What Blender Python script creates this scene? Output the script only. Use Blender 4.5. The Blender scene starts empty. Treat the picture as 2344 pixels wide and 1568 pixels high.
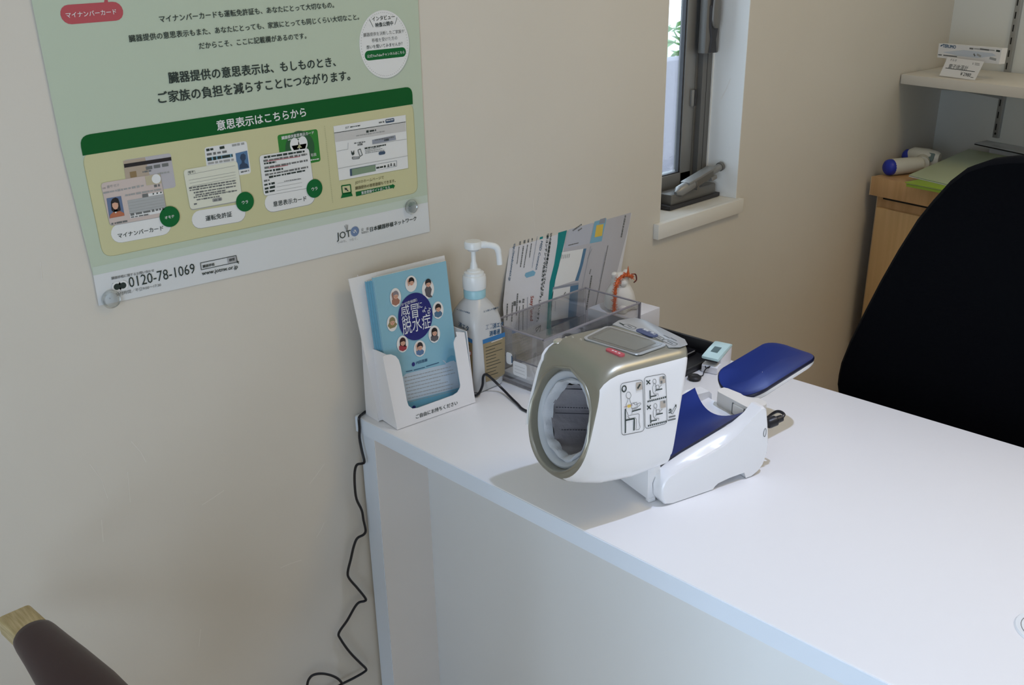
import bpy, bmesh, math, random
from mathutils import Vector as V, Matrix
from mathutils.bvhtree import BVHTree

random.seed(7)
scene = bpy.context.scene
COL = scene.collection

# ------------------------------------------------------------------ camera, world, light, exposure
DESK = 0.72                       # height of the desk top above the floor
F_PX = 2089.41877946364
ROT = Matrix(((0.7042653237009839, -0.7097279321297036, -0.017222548802170334),
              (-0.27151582654694567, -0.24685249336892556, -0.9302381428709927),
              (0.6559645644140217, 0.6598106613813082, -0.3665520172645125)))
EYE = V((-0.74945681, -1.11629118, 0.63926053 + DESK))
cam_data = bpy.data.cameras.new('camera')
cam_data.sensor_width = 36.0
cam_data.lens = F_PX / 2344 * 36.0
cam_data.clip_start = 0.05
cam = bpy.data.objects.new('camera', cam_data)
COL.objects.link(cam)
m3 = Matrix((ROT[0], -ROT[1], -ROT[2])).transposed()
cam.matrix_world = Matrix.Translation(EYE) @ m3.to_4x4()
scene.camera = cam
scene.cycles.transparent_max_bounces = 32

scene.view_settings.view_transform = 'Standard'
scene.view_settings.look = 'None'
scene.view_settings.exposure = 0.0
scene.view_settings.gamma = 1.0
scene.view_settings.use_curve_mapping = False

world = bpy.data.worlds.new('sky')
scene.world = world
world.use_nodes = True
wn = world.node_tree
wbg = wn.nodes['Background']
wbg.inputs['Color'].default_value = (0.69, 0.83, 1.0, 1)
wbg.inputs['Strength'].default_value = 5.0


def area_light(name, loc, target, sx, sy, power, color):
    l = bpy.data.lights.new(name, 'AREA')
    l.shape = 'RECTANGLE'
    l.size, l.size_y = sx, sy
    l.energy = power
    l.color = color
    o = bpy.data.objects.new(name, l)
    COL.objects.link(o)
    o.location = loc
    o.rotation_euler = (V(target) - V(loc)).to_track_quat('-Z', 'Y').to_euler()
    return o


def spot_light(name, loc, target, power, color, angle, blend, radius):
    l = bpy.data.lights.new(name, 'SPOT')
    l.energy = power
    l.color = color
    l.spot_size = math.radians(angle)
    l.spot_blend = blend
    l.shadow_soft_size = radius
    o = bpy.data.objects.new(name, l)
    COL.objects.link(o)
    o.location = loc
    o.rotation_euler = (V(target) - V(loc)).to_track_quat('-Z', 'Y').to_euler()
    return o


# openings the daylight comes in by: one out of view, added and sized for its light, and the narrow window
p = area_light('unseen_opening_portal', (-1.80, -1.45, 0.87), (0.0, -1.45, 0.87), 1.46, 1.50, 1, (1, 1, 1))
p.data.cycles.is_portal = True
p = area_light('window_daylight_portal', (0.957, 0.150, 1.41), (0.957, -1.0, 1.41), 1.05, 0.29, 1, (1, 1, 1))
p.data.cycles.is_portal = True
# warm overhead light, unseen, added to lift the end wall and cabinet
area_light('added_warm_light', (0.80, -1.35, 2.46), (0.80, -1.35, 0), 0.5, 0.5, 7.6, (1.0, 0.74, 0.35))
# recessed downlight straight above the desk
spot_light('downlight', (0.30, -0.93, 2.47), (0.44, -0.86, 0.72), 60, (0.61, 0.72, 1.0), 62, 0.75, 0.022)


# ------------------------------------------------------------------ helpers
def ray(px, py):
    return ROT.transposed() @ V(((px - 1172) / F_PX, (py - 784) / F_PX, 1.0))


def on_plane(px, py, p, n):
    """Survey: the point of a real plane (through p, normal n) that the photograph shows at a pixel."""
    d = ray(px, py)
    n = V(n)
    return EYE + d * ((V(p) - EYE).dot(n) / d.dot(n))


def on_wall(px, py, y=0.0):
    return on_plane(px, py, (0, y, 0), (0, 1, 0))


def on_x(px, py, x):
    return on_plane(px, py, (x, 0, 0), (1, 0, 0))


def on_desk(px, py, h=0.0):
    return on_plane(px, py, (0, 0, DESK + h), (0, 0, 1))


def lin(c):
    return tuple(((x / 12.92) if x <= 0.04045 else ((x + 0.055) / 1.055) ** 2.4) for x in c)


def hexc(s):
    s = s.lstrip('#')
    return lin(tuple(int(s[i:i + 2], 16) / 255 for i in (0, 2, 4)))


MATS = {}


def mat(name, color, rough=0.5, metal=0.0, spec=0.5, coat=0.0, sheen=0.0, trans=0.0, sss=0.0):
    if isinstance(color, str):
        color = hexc(color)
    m = bpy.data.materials.new(name)
    m.use_nodes = True
    b = m.node_tree.nodes['Principled BSDF']
    b.inputs['Base Color'].default_value = (*color, 1)
    b.inputs['Roughness'].default_value = rough
    b.inputs['Metallic'].default_value = metal
    b.inputs['Specular IOR Level'].default_value = spec
    b.inputs['Coat Weight'].default_value = coat
    b.inputs['Coat Roughness'].default_value = 0.1
    b.inputs['Sheen Weight'].default_value = sheen
    b.inputs['Transmission Weight'].default_value = trans
    b.inputs['Subsurface Weight'].default_value = sss
    m.diffuse_color = (*color, 1)
    MATS[name] = m
    return m


def nodes_of(m):
    return m.node_tree, m.node_tree.nodes, m.node_tree.links, m.node_tree.nodes['Principled BSDF']


def add_bump(m, scale=60, strength=0.2, dist=0.002, detail=4, stretch=None):
    nt, N, L, b = nodes_of(m)
    tc = N.new('ShaderNodeTexCoord')
    mp = N.new('ShaderNodeMapping')
    if stretch:
        mp.inputs['Scale'].default_value = stretch
    no = N.new('ShaderNodeTexNoise')
    no.inputs['Scale'].default_value = scale
    no.inputs['Detail'].default_value = detail
    bp = N.new('ShaderNodeBump')
    bp.inputs['Strength'].default_value = strength
    bp.inputs['Distance'].default_value = dist
    L.new(tc.outputs['Object'], mp.inputs['Vector'])
    L.new(mp.outputs['Vector'], no.inputs['Vector'])
    L.new(no.outputs['Fac'], bp.inputs['Height'])
    L.new(bp.outputs['Normal'], b.inputs['Normal'])
    return m


def add_mottle(m, c1, c2, scale=3, stretch=(1, 1, 1), detail=5, lo=0.35, hi=0.65):
    nt, N, L, b = nodes_of(m)
    if isinstance(c1, str):
        c1 = hexc(c1)
    if isinstance(c2, str):
        c2 = hexc(c2)
    tc = N.new('ShaderNodeTexCoord')
    mp = N.new('ShaderNodeMapping')
    mp.inputs['Scale'].default_value = stretch
    no = N.new('ShaderNodeTexNoise')
    no.inputs['Scale'].default_value = scale
    no.inputs['Detail'].default_value = detail
    cr = N.new('ShaderNodeValToRGB')
    cr.color_ramp.elements[0].position = lo
    cr.color_ramp.elements[1].position = hi
    cr.color_ramp.elements[0].color = (*c1, 1)
    cr.color_ramp.elements[1].color = (*c2, 1)
    L.new(tc.outputs['Object'], mp.inputs['Vector'])
    L.new(mp.outputs['Vector'], no.inputs['Vector'])
    L.new(no.outputs['Fac'], cr.inputs['Fac'])
    L.new(cr.outputs['Color'], b.inputs['Base Color'])
    return m


def clear_mat(name, tint, gloss=0.08, rough=0.05):
    """Thin clear sheet: mostly see-through with a glossy surface."""
    m = bpy.data.materials.new(name)
    m.use_nodes = True
    nt = m.node_tree
    N, L = nt.nodes, nt.links
    for n in list(N):
        N.remove(n)
    out = N.new('ShaderNodeOutputMaterial')
    tr = N.new('ShaderNodeBsdfTransparent')
    tr.inputs['Color'].default_value = (*tint, 1)
    gl = N.new('ShaderNodeBsdfGlossy')
    gl.inputs['Roughness'].default_value = rough
    lw = N.new('ShaderNodeLayerWeight')
    lw.inputs['Blend'].default_value = 0.25
    mu = N.new('ShaderNodeMath')
    mu.operation = 'MULTIPLY_ADD'
    mu.inputs[1].default_value = 0.55
    mu.inputs[2].default_value = gloss
    mx = N.new('ShaderNodeMixShader')
    L.new(lw.outputs['Fresnel'], mu.inputs[0])
    L.new(mu.outputs[0], mx.inputs['Fac'])
    L.new(tr.outputs[0], mx.inputs[1])
    L.new(gl.outputs[0], mx.inputs[2])
    L.new(mx.outputs[0], out.inputs['Surface'])
    MATS[name] = m
    return m


_tcu = bpy.data.curves.new('lettering', 'FONT')
_tob = bpy.data.objects.new('lettering', _tcu)
_tcache = {}


def text_mesh(s):
    key = s
    if key in _tcache:
        return _tcache[key]
    if _tob.name not in COL.objects:
        COL.objects.link(_tob)
    _tcu.body = s
    _tcu.resolution_u = 2
    bpy.context.view_layer.update()
    e = _tob.evaluated_get(bpy.context.evaluated_depsgraph_get())
    me = e.to_mesh()
    vs = [tuple(v.co) for v in me.vertices]
    fs = [tuple(p.vertices) for p in me.polygons]
    e.to_mesh_clear()
    _tcache[key] = (vs, fs)
    return vs, fs


class MB:
    """Collects shapes; build() links them as one mesh object."""

    def __init__(self):
        self.v, self.f, self.m, self.s = [], [], [], []

    def add(self, vs, fs, m, smooth=False):
        o = len(self.v)
        self.v += [V(p) for p in vs]
        for f in fs:
            self.f.append([o + i for i in f])
            self.m.append(m)
            self.s.append(smooth)

    def bm(self, b, m, smooth=False):
        b.verts.index_update()
        self.add([v.co.copy() for v in b.verts], [[v.index for v in f.verts] for f in b.faces], m, smooth)
        b.free()

    def box(self, lo, hi, m, bevel=0.0, seg=2, mx=None):
        b = bmesh.new()
        bmesh.ops.create_cube(b, size=1)
        lo, hi = V(lo), V(hi)
        c, s = (lo + hi) / 2, hi - lo
        for v in b.verts:
            v.co = V((v.co.x * s.x + c.x, v.co.y * s.y + c.y, v.co.z * s.z + c.z))
        if bevel:
            bmesh.ops.bevel(b, geom=b.edges[:] + b.verts[:], offset=bevel, segments=seg, profile=0.5, affect='EDGES')
        if mx is not None:
            bmesh.ops.transform(b, matrix=mx, verts=b.verts)
        self.bm(b, m, bool(bevel))

    def poly(self, pts, m):
        self.add(pts, [list(range(len(pts)))], m)

    def prism(self, pts, vec, m, bevel=0.0, seg=2, smooth=False):
        b = bmesh.new()
        vec = V(vec)
        a = [b.verts.new(V(p)) for p in pts]
        c = [b.verts.new(V(p) + vec) for p in pts]
        n = len(pts)
        b.faces.new(a[::-1])
        b.faces.new(c)
        for i in range(n):
            b.faces.new((a[i], a[(i + 1) % n], c[(i + 1) % n], c[i]))
        bmesh.ops.recalc_face_normals(b, faces=b.faces)
        if bevel:
            es = [e for e in b.edges if len(e.link_faces) == 2 and any(len(f.verts) == n and n > 4 or f in (b.faces[0],) for f in e.link_faces)]
            caps = {f for f in b.faces if len(f.verts) == n}
            es = [e for e in b.edges if sum(1 for f in e.link_faces if f in caps) == 1] if n != 4 else b.edges[:]
            bmesh.ops.bevel(b, geom=es, offset=bevel, segments=seg, profile=0.5, affect='EDGES')
        self.bm(b, m, smooth or bool(bevel))

    def loft(self, rings, m, closed=True, cap0=True, cap1=True, smooth=True):
        n = len(rings[0])
        vs = [p for r in rings for p in r]
        fs = []
        for k in range(len(rings) - 1):
            for i in range(n if closed else n - 1):
                j = (i + 1) % n
                fs.append([k * n + i, k * n + j, (k + 1) * n + j, (k + 1) * n + i])
        if cap0:
            fs.append(list(range(n))[::-1])
        if cap1:
            fs.append([(len(rings) - 1) * n + i for i in range(n)])
        self.add(vs, fs, m, smooth)

    def tube(self, pts, r, m, n=10, caps=True, smooth=True):
        pts = [V(p) for p in pts]
        rs = r if isinstance(r, (list, tuple)) else [r] * len(pts)
        rings = []
        prev = None
        for i, p in enumerate(pts):
            t = (pts[min(i + 1, len(pts) - 1)] - pts[max(i - 1, 0)]).normalized()
            if prev is None:
                u = t.orthogonal().normalized()
            else:
                u = (prev - t * prev.dot(t)).normalized()
            prev = u
            w = t.cross(u)
            rings.append([p + (u * math.cos(2 * math.pi * k / n) + w * math.sin(2 * math.pi * k / n)) * rs[i] for k in range(n)])
        self.loft(rings, m, True, caps, caps, smooth)

    def lathe(self, prof, o, axis, m, n=36, cap0=True, cap1=True, up=None, wob=None):
        axis = V(axis).normalized()
        u = V(up) if up is not None else axis.orthogonal()
        u = (u - axis * u.dot(axis)).normalized()
        w = axis.cross(u)
        o = V(o)
        rings = []
        for k, (r, z) in enumerate(prof):
            ring = []
            for i in range(n):
                a = 2 * math.pi * i / n
                rr = r + (wob(k, a) if wob else 0)
                ring.append(o + axis * z + (u * math.cos(a) + w * math.sin(a)) * rr)
            rings.append(ring)
        self.loft(rings, m, True, cap0, cap1, True)

    def strip(self, pts, w, n, m, closed=False):
        """A flat line of width w lying on a surface of normal n (one vector or one per point)."""
        pts = [V(p) for p in pts]
        k = len(pts)
        a, b = [], []
        for i, p in enumerate(pts):
            if closed:
                t = pts[(i + 1) % k] - pts[i - 1]
            else:
                t = pts[min(i + 1, k - 1)] - pts[max(i - 1, 0)]
            d = V(n).cross(t).normalized() * (w / 2)
            a.append(p + d)
            b.append(p - d)
        fs = [[i, (i + 1) % k, k + (i + 1) % k, k + i] for i in range(k if closed else k - 1)]
        self.add(a + b, fs, m)

    def text(self, s, A, B, n, m, off=0.0, bold=0.0, ysc=1.0, proj=None):
        A, B, n = V(A), V(B), V(n).normalized()
        vs, fs = text_mesh(s)
        x0, x1 = min(v[0] for v in vs), max(v[0] for v in vs)
        xd = B - A
        L = xd.length
        xd.normalize()
        yd = n.cross(xd)
        k = L / (x1 - x0)
        w = bold * k
        # heavier lettering: the same strokes printed again a hair to the side
        for i, (dx, dy) in enumerate(((-w, -w * .5), (w, -w * .5), (0, w)) if bold else ((0, 0),)):
            out = [A + xd * ((v[0] - x0) * k + dx) + yd * (v[1] * k * ysc + dy) + n * (off + 0.00004 * i) for v in vs]
            if proj:
                out = [proj(p) + n * (0.00004 * i) for p in out]
            self.add(out, fs, m)

    def build(self, name, parent=None, world=False, angle=38):
        me = bpy.data.meshes.new(name)
        vs = self.v
        if parent is not None and world:
            inv = parent_matrix(parent).inverted()
            vs = [inv @ p for p in vs]
        base = V((0, 0, 0))
        if parent is None:
            base = sum(vs, V((0, 0, 0))) / len(vs)
            base.z = min(p.z for p in vs)
            vs = [p - base for p in vs]
        me.from_pydata([tuple(p) for p in vs], [], self.f)
        ml = []
        for m in self.m:
            if m not in ml:
                ml.append(m)
        for m in ml:
            me.materials.append(m)
        for p, m, s in zip(me.polygons, self.m, self.s):
            p.material_index = ml.index(m)
            p.use_smooth = s
        me.update()
        if any(self.s):
            try:
                me.set_sharp_from_angle(angle=math.radians(angle))
            except Exception:
                pass
        o = bpy.data.objects.new(name, me)
        COL.objects.link(o)
        if parent is not None:
            o.parent = parent
        else:
            o.location = base
        return o


def parent_matrix(o):
    m = o.matrix_basis.copy()
    while o.parent is not None:
        o = o.parent
        m = o.matrix_basis @ m
    return m


def tag(o, label, cat, group=None, kind=None):
    o['label'] = label
    o['category'] = cat
    if group:
        o['group'] = group
    if kind:
        o['kind'] = kind
    return o


def struct(o):
    o['kind'] = 'structure'
    return o


def thing(name, label, cat, loc, rotz=0.0, group=None):
    o = bpy.data.objects.new(name, None)
    o.empty_display_size = 0.05
    COL.objects.link(o)
    o.location = loc
    o.rotation_euler = (0, 0, rotz)
    return tag(o, label, cat, group)


def sm_path(pts, k=6):
    """Catmull-Rom through pts."""
    pts = [V(p) for p in pts]
    out = []
    for i in range(len(pts) - 1):
        p0, p1, p2, p3 = pts[max(i - 1, 0)], pts[i], pts[i + 1], pts[min(i + 2, len(pts) - 1)]
        for j in range(k):
            t = j / k
            out.append(0.5 * ((2 * p1) + (p2 - p0) * t + (2 * p0 - 5 * p1 + 4 * p2 - p3) * t * t + (3 * p1 - p0 - 3 * p2 + p3) * t ** 3))
    out.append(pts[-1])
    return out


def rrect(w, h, r, n=5, cx=0.0, cy=0.0):
    out = []
    for sx, sy, a0 in ((1, 1, 0), (-1, 1, 90), (-1, -1, 180), (1, -1, 270)):
        for i in range(n + 1):
            a = math.radians(a0 + 90 * i / n)
            out.append((cx + sx * (w / 2 - r) + r * math.cos(a), cy + sy * (h / 2 - r) + r * math.sin(a)))
    return out


# ------------------------------------------------------------------ materials
wall_m = mat('warm_white_plaster', (0.70, 0.665, 0.60), 0.85, spec=0.25)
add_mottle(wall_m, (0.685, 0.65, 0.585), (0.715, 0.68, 0.615), 1.7)
add_bump(wall_m, 14, 0.35, 0.004, 6)
wall_scratch = mat('pale_wall_scratch', (0.80, 0.77, 0.71), 0.8)
end_wall_m = add_bump(mat('pale_board_wall', (0.83, 0.85, 0.82), 0.7, spec=0.3), 30, 0.1, 0.001)
ceil_m = mat('white_ceiling', (0.82, 0.81, 0.79), 0.9)
floor_m = add_mottle(mat('light_wood_floor', (0.58, 0.43, 0.27), 0.45), (0.54, 0.39, 0.24), (0.63, 0.48, 0.31), 5, (1, 9, 1))
reveal_m = mat('window_reveal_plaster', (0.87, 0.88, 0.87), 0.8)
sill_m = mat('white_sill_board', (0.80, 0.79, 0.75), 0.5)
desk_m = mat('white_melamine', (0.86, 0.86, 0.875), 0.34, spec=0.35)
leg_panel_m = mat('neutral_white_panel', (0.78, 0.76, 0.745), 0.5, spec=0.3)
edge_m = mat('pale_blue_white_edge_band', (0.76, 0.85, 0.97), 0.4, spec=0.4)
panel_m = mat('white_panel', (0.83, 0.87, 0.90), 0.45, spec=0.35)
alu_m = add_bump(mat('grey_aluminium', (0.17, 0.165, 0.155), 0.42, 0.35), 200, 0.05, 0.0005)
alu_l = mat('light_grey_aluminium', (0.27, 0.27, 0.265), 0.4, 0.35)
dark_gasket = mat('dark_gasket', (0.03, 0.03, 0.035), 0.6)
glass_m = clear_mat('window_glass', (0.97, 0.985, 0.985), 0.03)
paper_m = mat('white_paper', (0.73, 0.76, 0.785), 0.6, spec=0.3)
poster_green = mat('pale_green_print', (0.53, 0.62, 0.50), 0.55, spec=0.35)
add_mottle(poster_green, (0.515, 0.605, 0.485), (0.545, 0.635, 0.52), 0.9)
banner_m = mat('dark_green_print', (0.004, 0.105, 0.022), 0.55, spec=0.2)
beige_m = mat('beige_print', (0.62, 0.61, 0.36), 0.55)
beige_edge = mat('olive_print', (0.44, 0.45, 0.25), 0.55)
ink_m = mat('dark_ink', (0.035, 0.05, 0.045), 0.6, spec=0.2)
ink2 = mat('grey_ink', (0.16, 0.17, 0.17), 0.6)
ink_soft = mat('soft_grey_ink', (0.36, 0.37, 0.37), 0.6)
red_m = mat('coral_red_print', (0.50, 0.085, 0.105), 0.5)
green_dot = mat('green_print', (0.006, 0.14, 0.035), 0.55, spec=0.2)
print_white = mat('white_print', (0.80, 0.82, 0.83), 0.55)
card_pink = mat('pink_beige_print', (0.62, 0.53, 0.50), 0.55)
card_grey = mat('grey_lilac_print', (0.50, 0.49, 0.53), 0.55)
card_cream = mat('cream_print', (0.75, 0.77, 0.66), 0.55)
photo_blue = mat('blue_print', (0.09, 0.20, 0.38), 0.5)
sky_blue = mat('sky_blue_print', (0.21, 0.45, 0.62), 0.5)
skin_print = mat('skin_tone_print', (0.70, 0.40, 0.28), 0.55)
hair_print = mat('black_hair_print', (0.015, 0.012, 0.014), 0.55)
rust_print = mat('rust_print', (0.48, 0.16, 0.08), 0.55)
shadow_free_white = mat('white_card', (0.82, 0.82, 0.83), 0.5)
blk = mat('black_rubber', (0.008, 0.008, 0.012), 0.4)
navy_cable = mat('black_cable', (0.006, 0.007, 0.012), 0.35)
mon_white = mat('white_plastic', (0.83, 0.83, 0.845), 0.22, spec=0.5, coat=0.3)
mon_champ = mat('champagne_metallic', (0.33, 0.32, 0.265), 0.36, 0.55)
mon_silver = mat('silver_plastic', (0.52, 0.54, 0.56), 0.30, 0.5)
ring_grey = mat('grey_ring_plastic', (0.46, 0.49, 0.53), 0.45)
cuff_fabric = add_bump(mat('grey_cuff_fabric', (0.30, 0.285, 0.31), 0.8, sheen=0.3), 90, 0.5, 0.003)
cuff_lip = add_bump(mat('pale_cuff_hem', (0.52, 0.545, 0.59), 0.75, sheen=0.3), 120, 0.4, 0.002)
seam_m = mat('dark_seam', (0.04, 0.04, 0.055), 0.8)
lcd_m = mat('lcd_glass', (0.14, 0.14, 0.125), 0.16, coat=0.4)
pad_blue = mat('blue_satin_pad', (0.012, 0.035, 0.24), 0.34, 0.55, spec=0.5)
pad_rim = mat('dark_blue_rim', (0.004, 0.006, 0.03), 0.35)
btn_navy = mat('navy_button', (0.03, 0.05, 0.14), 0.35)
chrome_m = mat('polished_metal', (0.75, 0.74, 0.70), 0.15, 0.9)
hinge_m = mat('ivory_plastic', (0.80, 0.78, 0.74), 0.4)
black_fab = add_bump(mat('black_mesh_fabric', (0.0022, 0.0024, 0.0032), 0.95, spec=0.06), 300, 0.4, 0.001)
black_pl = mat('black_plastic', (0.012, 0.012, 0.014), 0.45)
oak_m = add_mottle(mat('beech_veneer', (0.60, 0.37, 0.18), 0.45), (0.55, 0.335, 0.155), (0.65, 0.41, 0.205), 4, (14, 14, 0.7))
oak_l = add_mottle(mat('light_beech_panel', (0.68, 0.46, 0.23), 0.45), (0.64, 0.43, 0.21), (0.72, 0.49, 0.25), 4, (14, 14, 0.7))
oak_edge = mat('pale_edge_band', (0.62, 0.47, 0.30), 0.5)
lime_m = mat('lime_green_plastic', (0.36, 0.56, 0.06), 0.4)
lime_pale = mat('pale_green_film', (0.52, 0.62, 0.44), 0.35)
blue_cap = mat('royal_blue_plastic', (0.015, 0.035, 0.42), 0.4)
off_white = mat('off_white_plastic', (0.66, 0.67, 0.62), 0.45)
shelf_m = mat('cream_shelf_board', (0.76, 0.73, 0.67), 0.55)
steel_m = mat('grey_steel', (0.42, 0.43, 0.43), 0.4, 0.5)
slot_m = mat('slot_black', (0.01, 0.01, 0.01), 0.8)
holder_m = mat('white_card_stock', (0.80, 0.79, 0.80), 0.5, spec=0.3)
cover_m = add_mottle(mat('light_blue_cover', (0.24, 0.48, 0.60), 0.35), (0.24, 0.475, 0.595), (0.26, 0.50, 0.62), 3)
cover_d = mat('mid_blue_cover', (0.15, 0.40, 0.55), 0.35)
oval_navy = mat('navy_oval_print', (0.01, 0.012, 0.16), 0.4)
oval_white = mat('white_oval_print', (0.80, 0.78, 0.76), 0.5)
pale_panel = mat('pale_blue_print', (0.48, 0.57, 0.66), 0.45)
bottle_m = mat('translucent_bottle', (0.66, 0.67, 0.675), 0.28, trans=0.15, sss=0.0)
aqua_m = mat('aqua_band', (0.36, 0.62, 0.70), 0.3)
pump_m = mat('white_pump_plastic', (0.80, 0.83, 0.84), 0.25)
gold_label = mat('tan_label', (0.30, 0.235, 0.13), 0.5)
blue_label = mat('blue_label', (0.03, 0.17, 0.40), 0.45)
navy_ink = mat('navy_ink', (0.03, 0.10, 0.20), 0.5)
acryl = clear_mat('clear_acrylic', (0.988, 0.988, 0.99), 0.03)
acryl_edge = mat('acrylic_edge', (0.26, 0.25, 0.28), 0.2)
teal_m = mat('teal_print', (0.0, 0.24, 0.25), 0.45)
flyer_m = mat('white_leaflet', (0.72, 0.73, 0.78), 0.45)
flyer_lil = mat('pale_lilac_print', (0.50, 0.53, 0.62), 0.45)
flyer_blue = mat('steel_blue_print', (0.09, 0.21, 0.36), 0.45)
flyer_navy = mat('slate_navy_print', (0.05, 0.09, 0.16), 0.45)
yellow_m = mat('yellow_print', (0.75, 0.55, 0.10), 0.45)
grey_print = mat('mid_grey_print', (0.30, 0.33, 0.40), 0.45)
wax_m = mat('milky_white_resin', (0.80, 0.78, 0.72), 0.3, trans=0.1)
orange_m = mat('orange_tinsel', (0.62, 0.13, 0.035), 0.3, 0.1)
oxi_white = mat('white_sensor_plastic', (0.80, 0.80, 0.84), 0.3)
mint_m = mat('mint_plastic', (0.56, 0.78, 0.80), 0.3)
scr_m = mat('small_grey_screen', (0.12, 0.19, 0.20), 0.2)
maroon_m = add_bump(mat('maroon_vinyl', (0.030, 0.009, 0.010), 0.36), 60, 0.15, 0.001)
pale_wood = add_mottle(mat('pale_wood', (0.50, 0.40, 0.20), 0.5), (0.42, 0.33, 0.15), (0.58, 0.48, 0.27), 6, (60, 6, 60))
pin_m = clear_mat('clear_pin_plastic', (0.93, 0.95, 0.95), 0.16, 0.12)
leaf_m = add_mottle(mat('fresh_green_leaf', (0.16, 0.36, 0.08), 0.5), (0.11, 0.30, 0.05), (0.27, 0.48, 0.14), 9)
outwall_m = mat('pale_outdoor_render', (0.27, 0.255, 0.29), 0.9)
ground_m = mat('outdoor_gravel', (0.28, 0.27, 0.25), 0.95)

# ------------------------------------------------------------------ the room
D = DESK
XL, XR, ZB, ZT = 0.808, 1.106, D + 0.163, D + 1.22      # window opening in the poster wall
X0, X1, Y1, H = -1.75, 2.27, -3.6, 2.5
b = MB()
for (xa, xb, za, zb) in ((X0, XL, 0, H), (XR, X1 + 0.15, 0, H), (XL, XR, 0, ZB - 0.033), (XL, XR, ZT, H)):
    b.box((xa, 0, za), (xb, 0.16, zb), wall_m)
# hairline trowel marks in the plaster
for pts in (((205, 1062), (232, 1098), (246, 1140)), ((292, 1080), (298, 1150)), ((462, 1156), (490, 1138), (513, 1122)),
            ((642, 1300), (664, 1290), (690, 1282)), ((724, 1230), (735, 1212), (742, 1196)), ((455, 1480), (459, 1440)),
            ((708, 1108), (722, 1090), (742, 1062)), ((300, 1010), (322, 1035), (334, 1058)), ((92, 600), (96, 640)),
            ((1650, 228), (1664, 200), (1672, 180)), ((1030, 600), (1034, 690)), ((1220, 455), (1223, 520)), ((232, 1190), (236, 1240))):
    b.strip([on_wall(x, y) + V((0, -0.0003, 0)) for x, y in pts], 0.0009, (0, -1, 0), wall_scratch)
struct(b.build('wall_left'))
# the end wall stands slightly askew to the poster wall
EA = math.radians(24)
EP, EU, EN = V((2.258, 0, 0)), V((-math.sin(EA), -math.cos(EA), 0)), V((-math.cos(EA), math.sin(EA), 0))


def ew(u, z, off=0.0):
    """Point u metres along the end wall at height z, off metres in front of it."""
    return EP + EU * u + EN * off + V((0, 0, z))


def on_end(px, py, off=0.0):
    return on_plane(px, py, EP + EN * off, EN)


b = MB()
b.prism([ew(-0.02, 0), ew(3.98, 0), ew(3.98, 0, -0.12), ew(-0.1, 0, -0.12)], (0, 0, H), end_wall_m)
struct(b.build('wall_back'))
b = MB()
b.box((X0 - 0.12, Y1 - 0.12, 0), (X1 + 0.12, Y1, H), wall_m)
struct(b.build('wall_right'))
b = MB()   # the wall behind the photographer, with an added opening sized for its daylight
for (ya, yb, za, zb) in ((Y1, -2.20, 0, H), (-0.70, 0, 0, H), (-2.20, -0.70, 0, 0.14), (-2.20, -0.70, 1.60, H)):
    b.box((X0 - 0.12, ya, za), (X0, yb, zb), wall_m)
struct(b.build('wall_front'))
b = MB()
b.box((X0 - 0.12, Y1 - 0.12, -0.1), (X1 + 0.12, 0.16, 0), floor_m)
struct(b.build('floor'))
b = MB()
b.box((X0 - 0.12, Y1 - 0.12, H), (X1 + 0.12, 0.16, H + 0.1), ceil_m)
struct(b.build('ceiling'))

# window: reveals, sill, frame, sash, pane, lever, operator
b = MB()
b.box((XR - 0.0015, 0.0005, ZB), (XR + 0.002, 0.10, ZT), reveal_m)
b.box((XL - 0.002, 0.0005, ZB), (XL + 0.0015, 0.10, ZT), reveal_m)
b.box((XL, 0.0005, ZT - 0.0015), (XR, 0.10, ZT + 0.002), reveal_m)
struct(b.build('trim_1'))
b = MB()
b.box((XL - 0.022, -0.014, ZB - 0.033), (XR + 0.012, 0.0, ZB), sill_m, 0.0015)
b.box((XL, -0.001, ZB - 0.033), (XR, 0.10, ZB - 0.0003), sill_m)
struct(b.build('trim_2'))

win = bpy.data.objects.new('window_1', None)
COL.objects.link(win)
win.location = (XL, 0.085, ZB)
struct(win)
b = MB()
fy = 0.085
b.box((1.066, fy, ZB), (XR - 0.002, fy + 0.06, ZT), alu_m, 0.001)
b.box((1.056, fy + 0.012, ZB), (1.066, fy + 0.06, ZT), alu_m, 0.001)
b.box((XL + 0.002, fy, ZB), (0.845, fy + 0.06, ZT), alu_m, 0.001)
b.box((XL + 0.002, fy, ZB), (XR - 0.002, fy + 0.06, ZB + 0.024), alu_m, 0.001)
b.box((XL + 0.002, fy, ZT - 0.03), (XR - 0.002, fy + 0.06, ZT), alu_m, 0.001)
b.box((1.083, fy - 0.0006, ZB + 0.024), (1.0838, fy, ZT - 0.03), dark_gasket)
b.box((XR - 0.004, fy - 0.003, ZB), (XR - 0.0015, fy, ZT), sill_m)
b.build('window_frame', win, True)
b = MB()
sy = fy + 0.010
for xa, xb, za, zb in ((1.012, 1.052, ZB + 0.026, ZT - 0.034), (0.85, 0.884, ZB + 0.026, ZT - 0.034)):
    b.box((xa, sy, za), (xb, sy + 0.0135, zb), alu_l, 0.0012)
b.box((0.85, sy, ZB + 0.026), (1.052, sy + 0.034, ZB + 0.062), alu_l, 0.0012)
b.box((0.85, sy, ZT - 0.07), (1.052, sy + 0.034, ZT - 0.034), alu_l, 0.0012)
b.box((1.008, sy + 0.003, ZB + 0.062), (1.013, sy + 0.012, ZT - 0.07), dark_gasket)
b.box((0.884, sy + 0.003, ZB + 0.060), (1.013, sy + 0.012, ZB + 0.0645), dark_gasket)
b.box((1.052, sy + 0.010, ZB + 0.03), (1.058, sy + 0.03, ZT - 0.03), dark_gasket)
b.box((1.036, sy - 0.005, D + 0.372), (1.050, sy + 0.001, D + 0.408), alu_l, 0.001)
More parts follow.
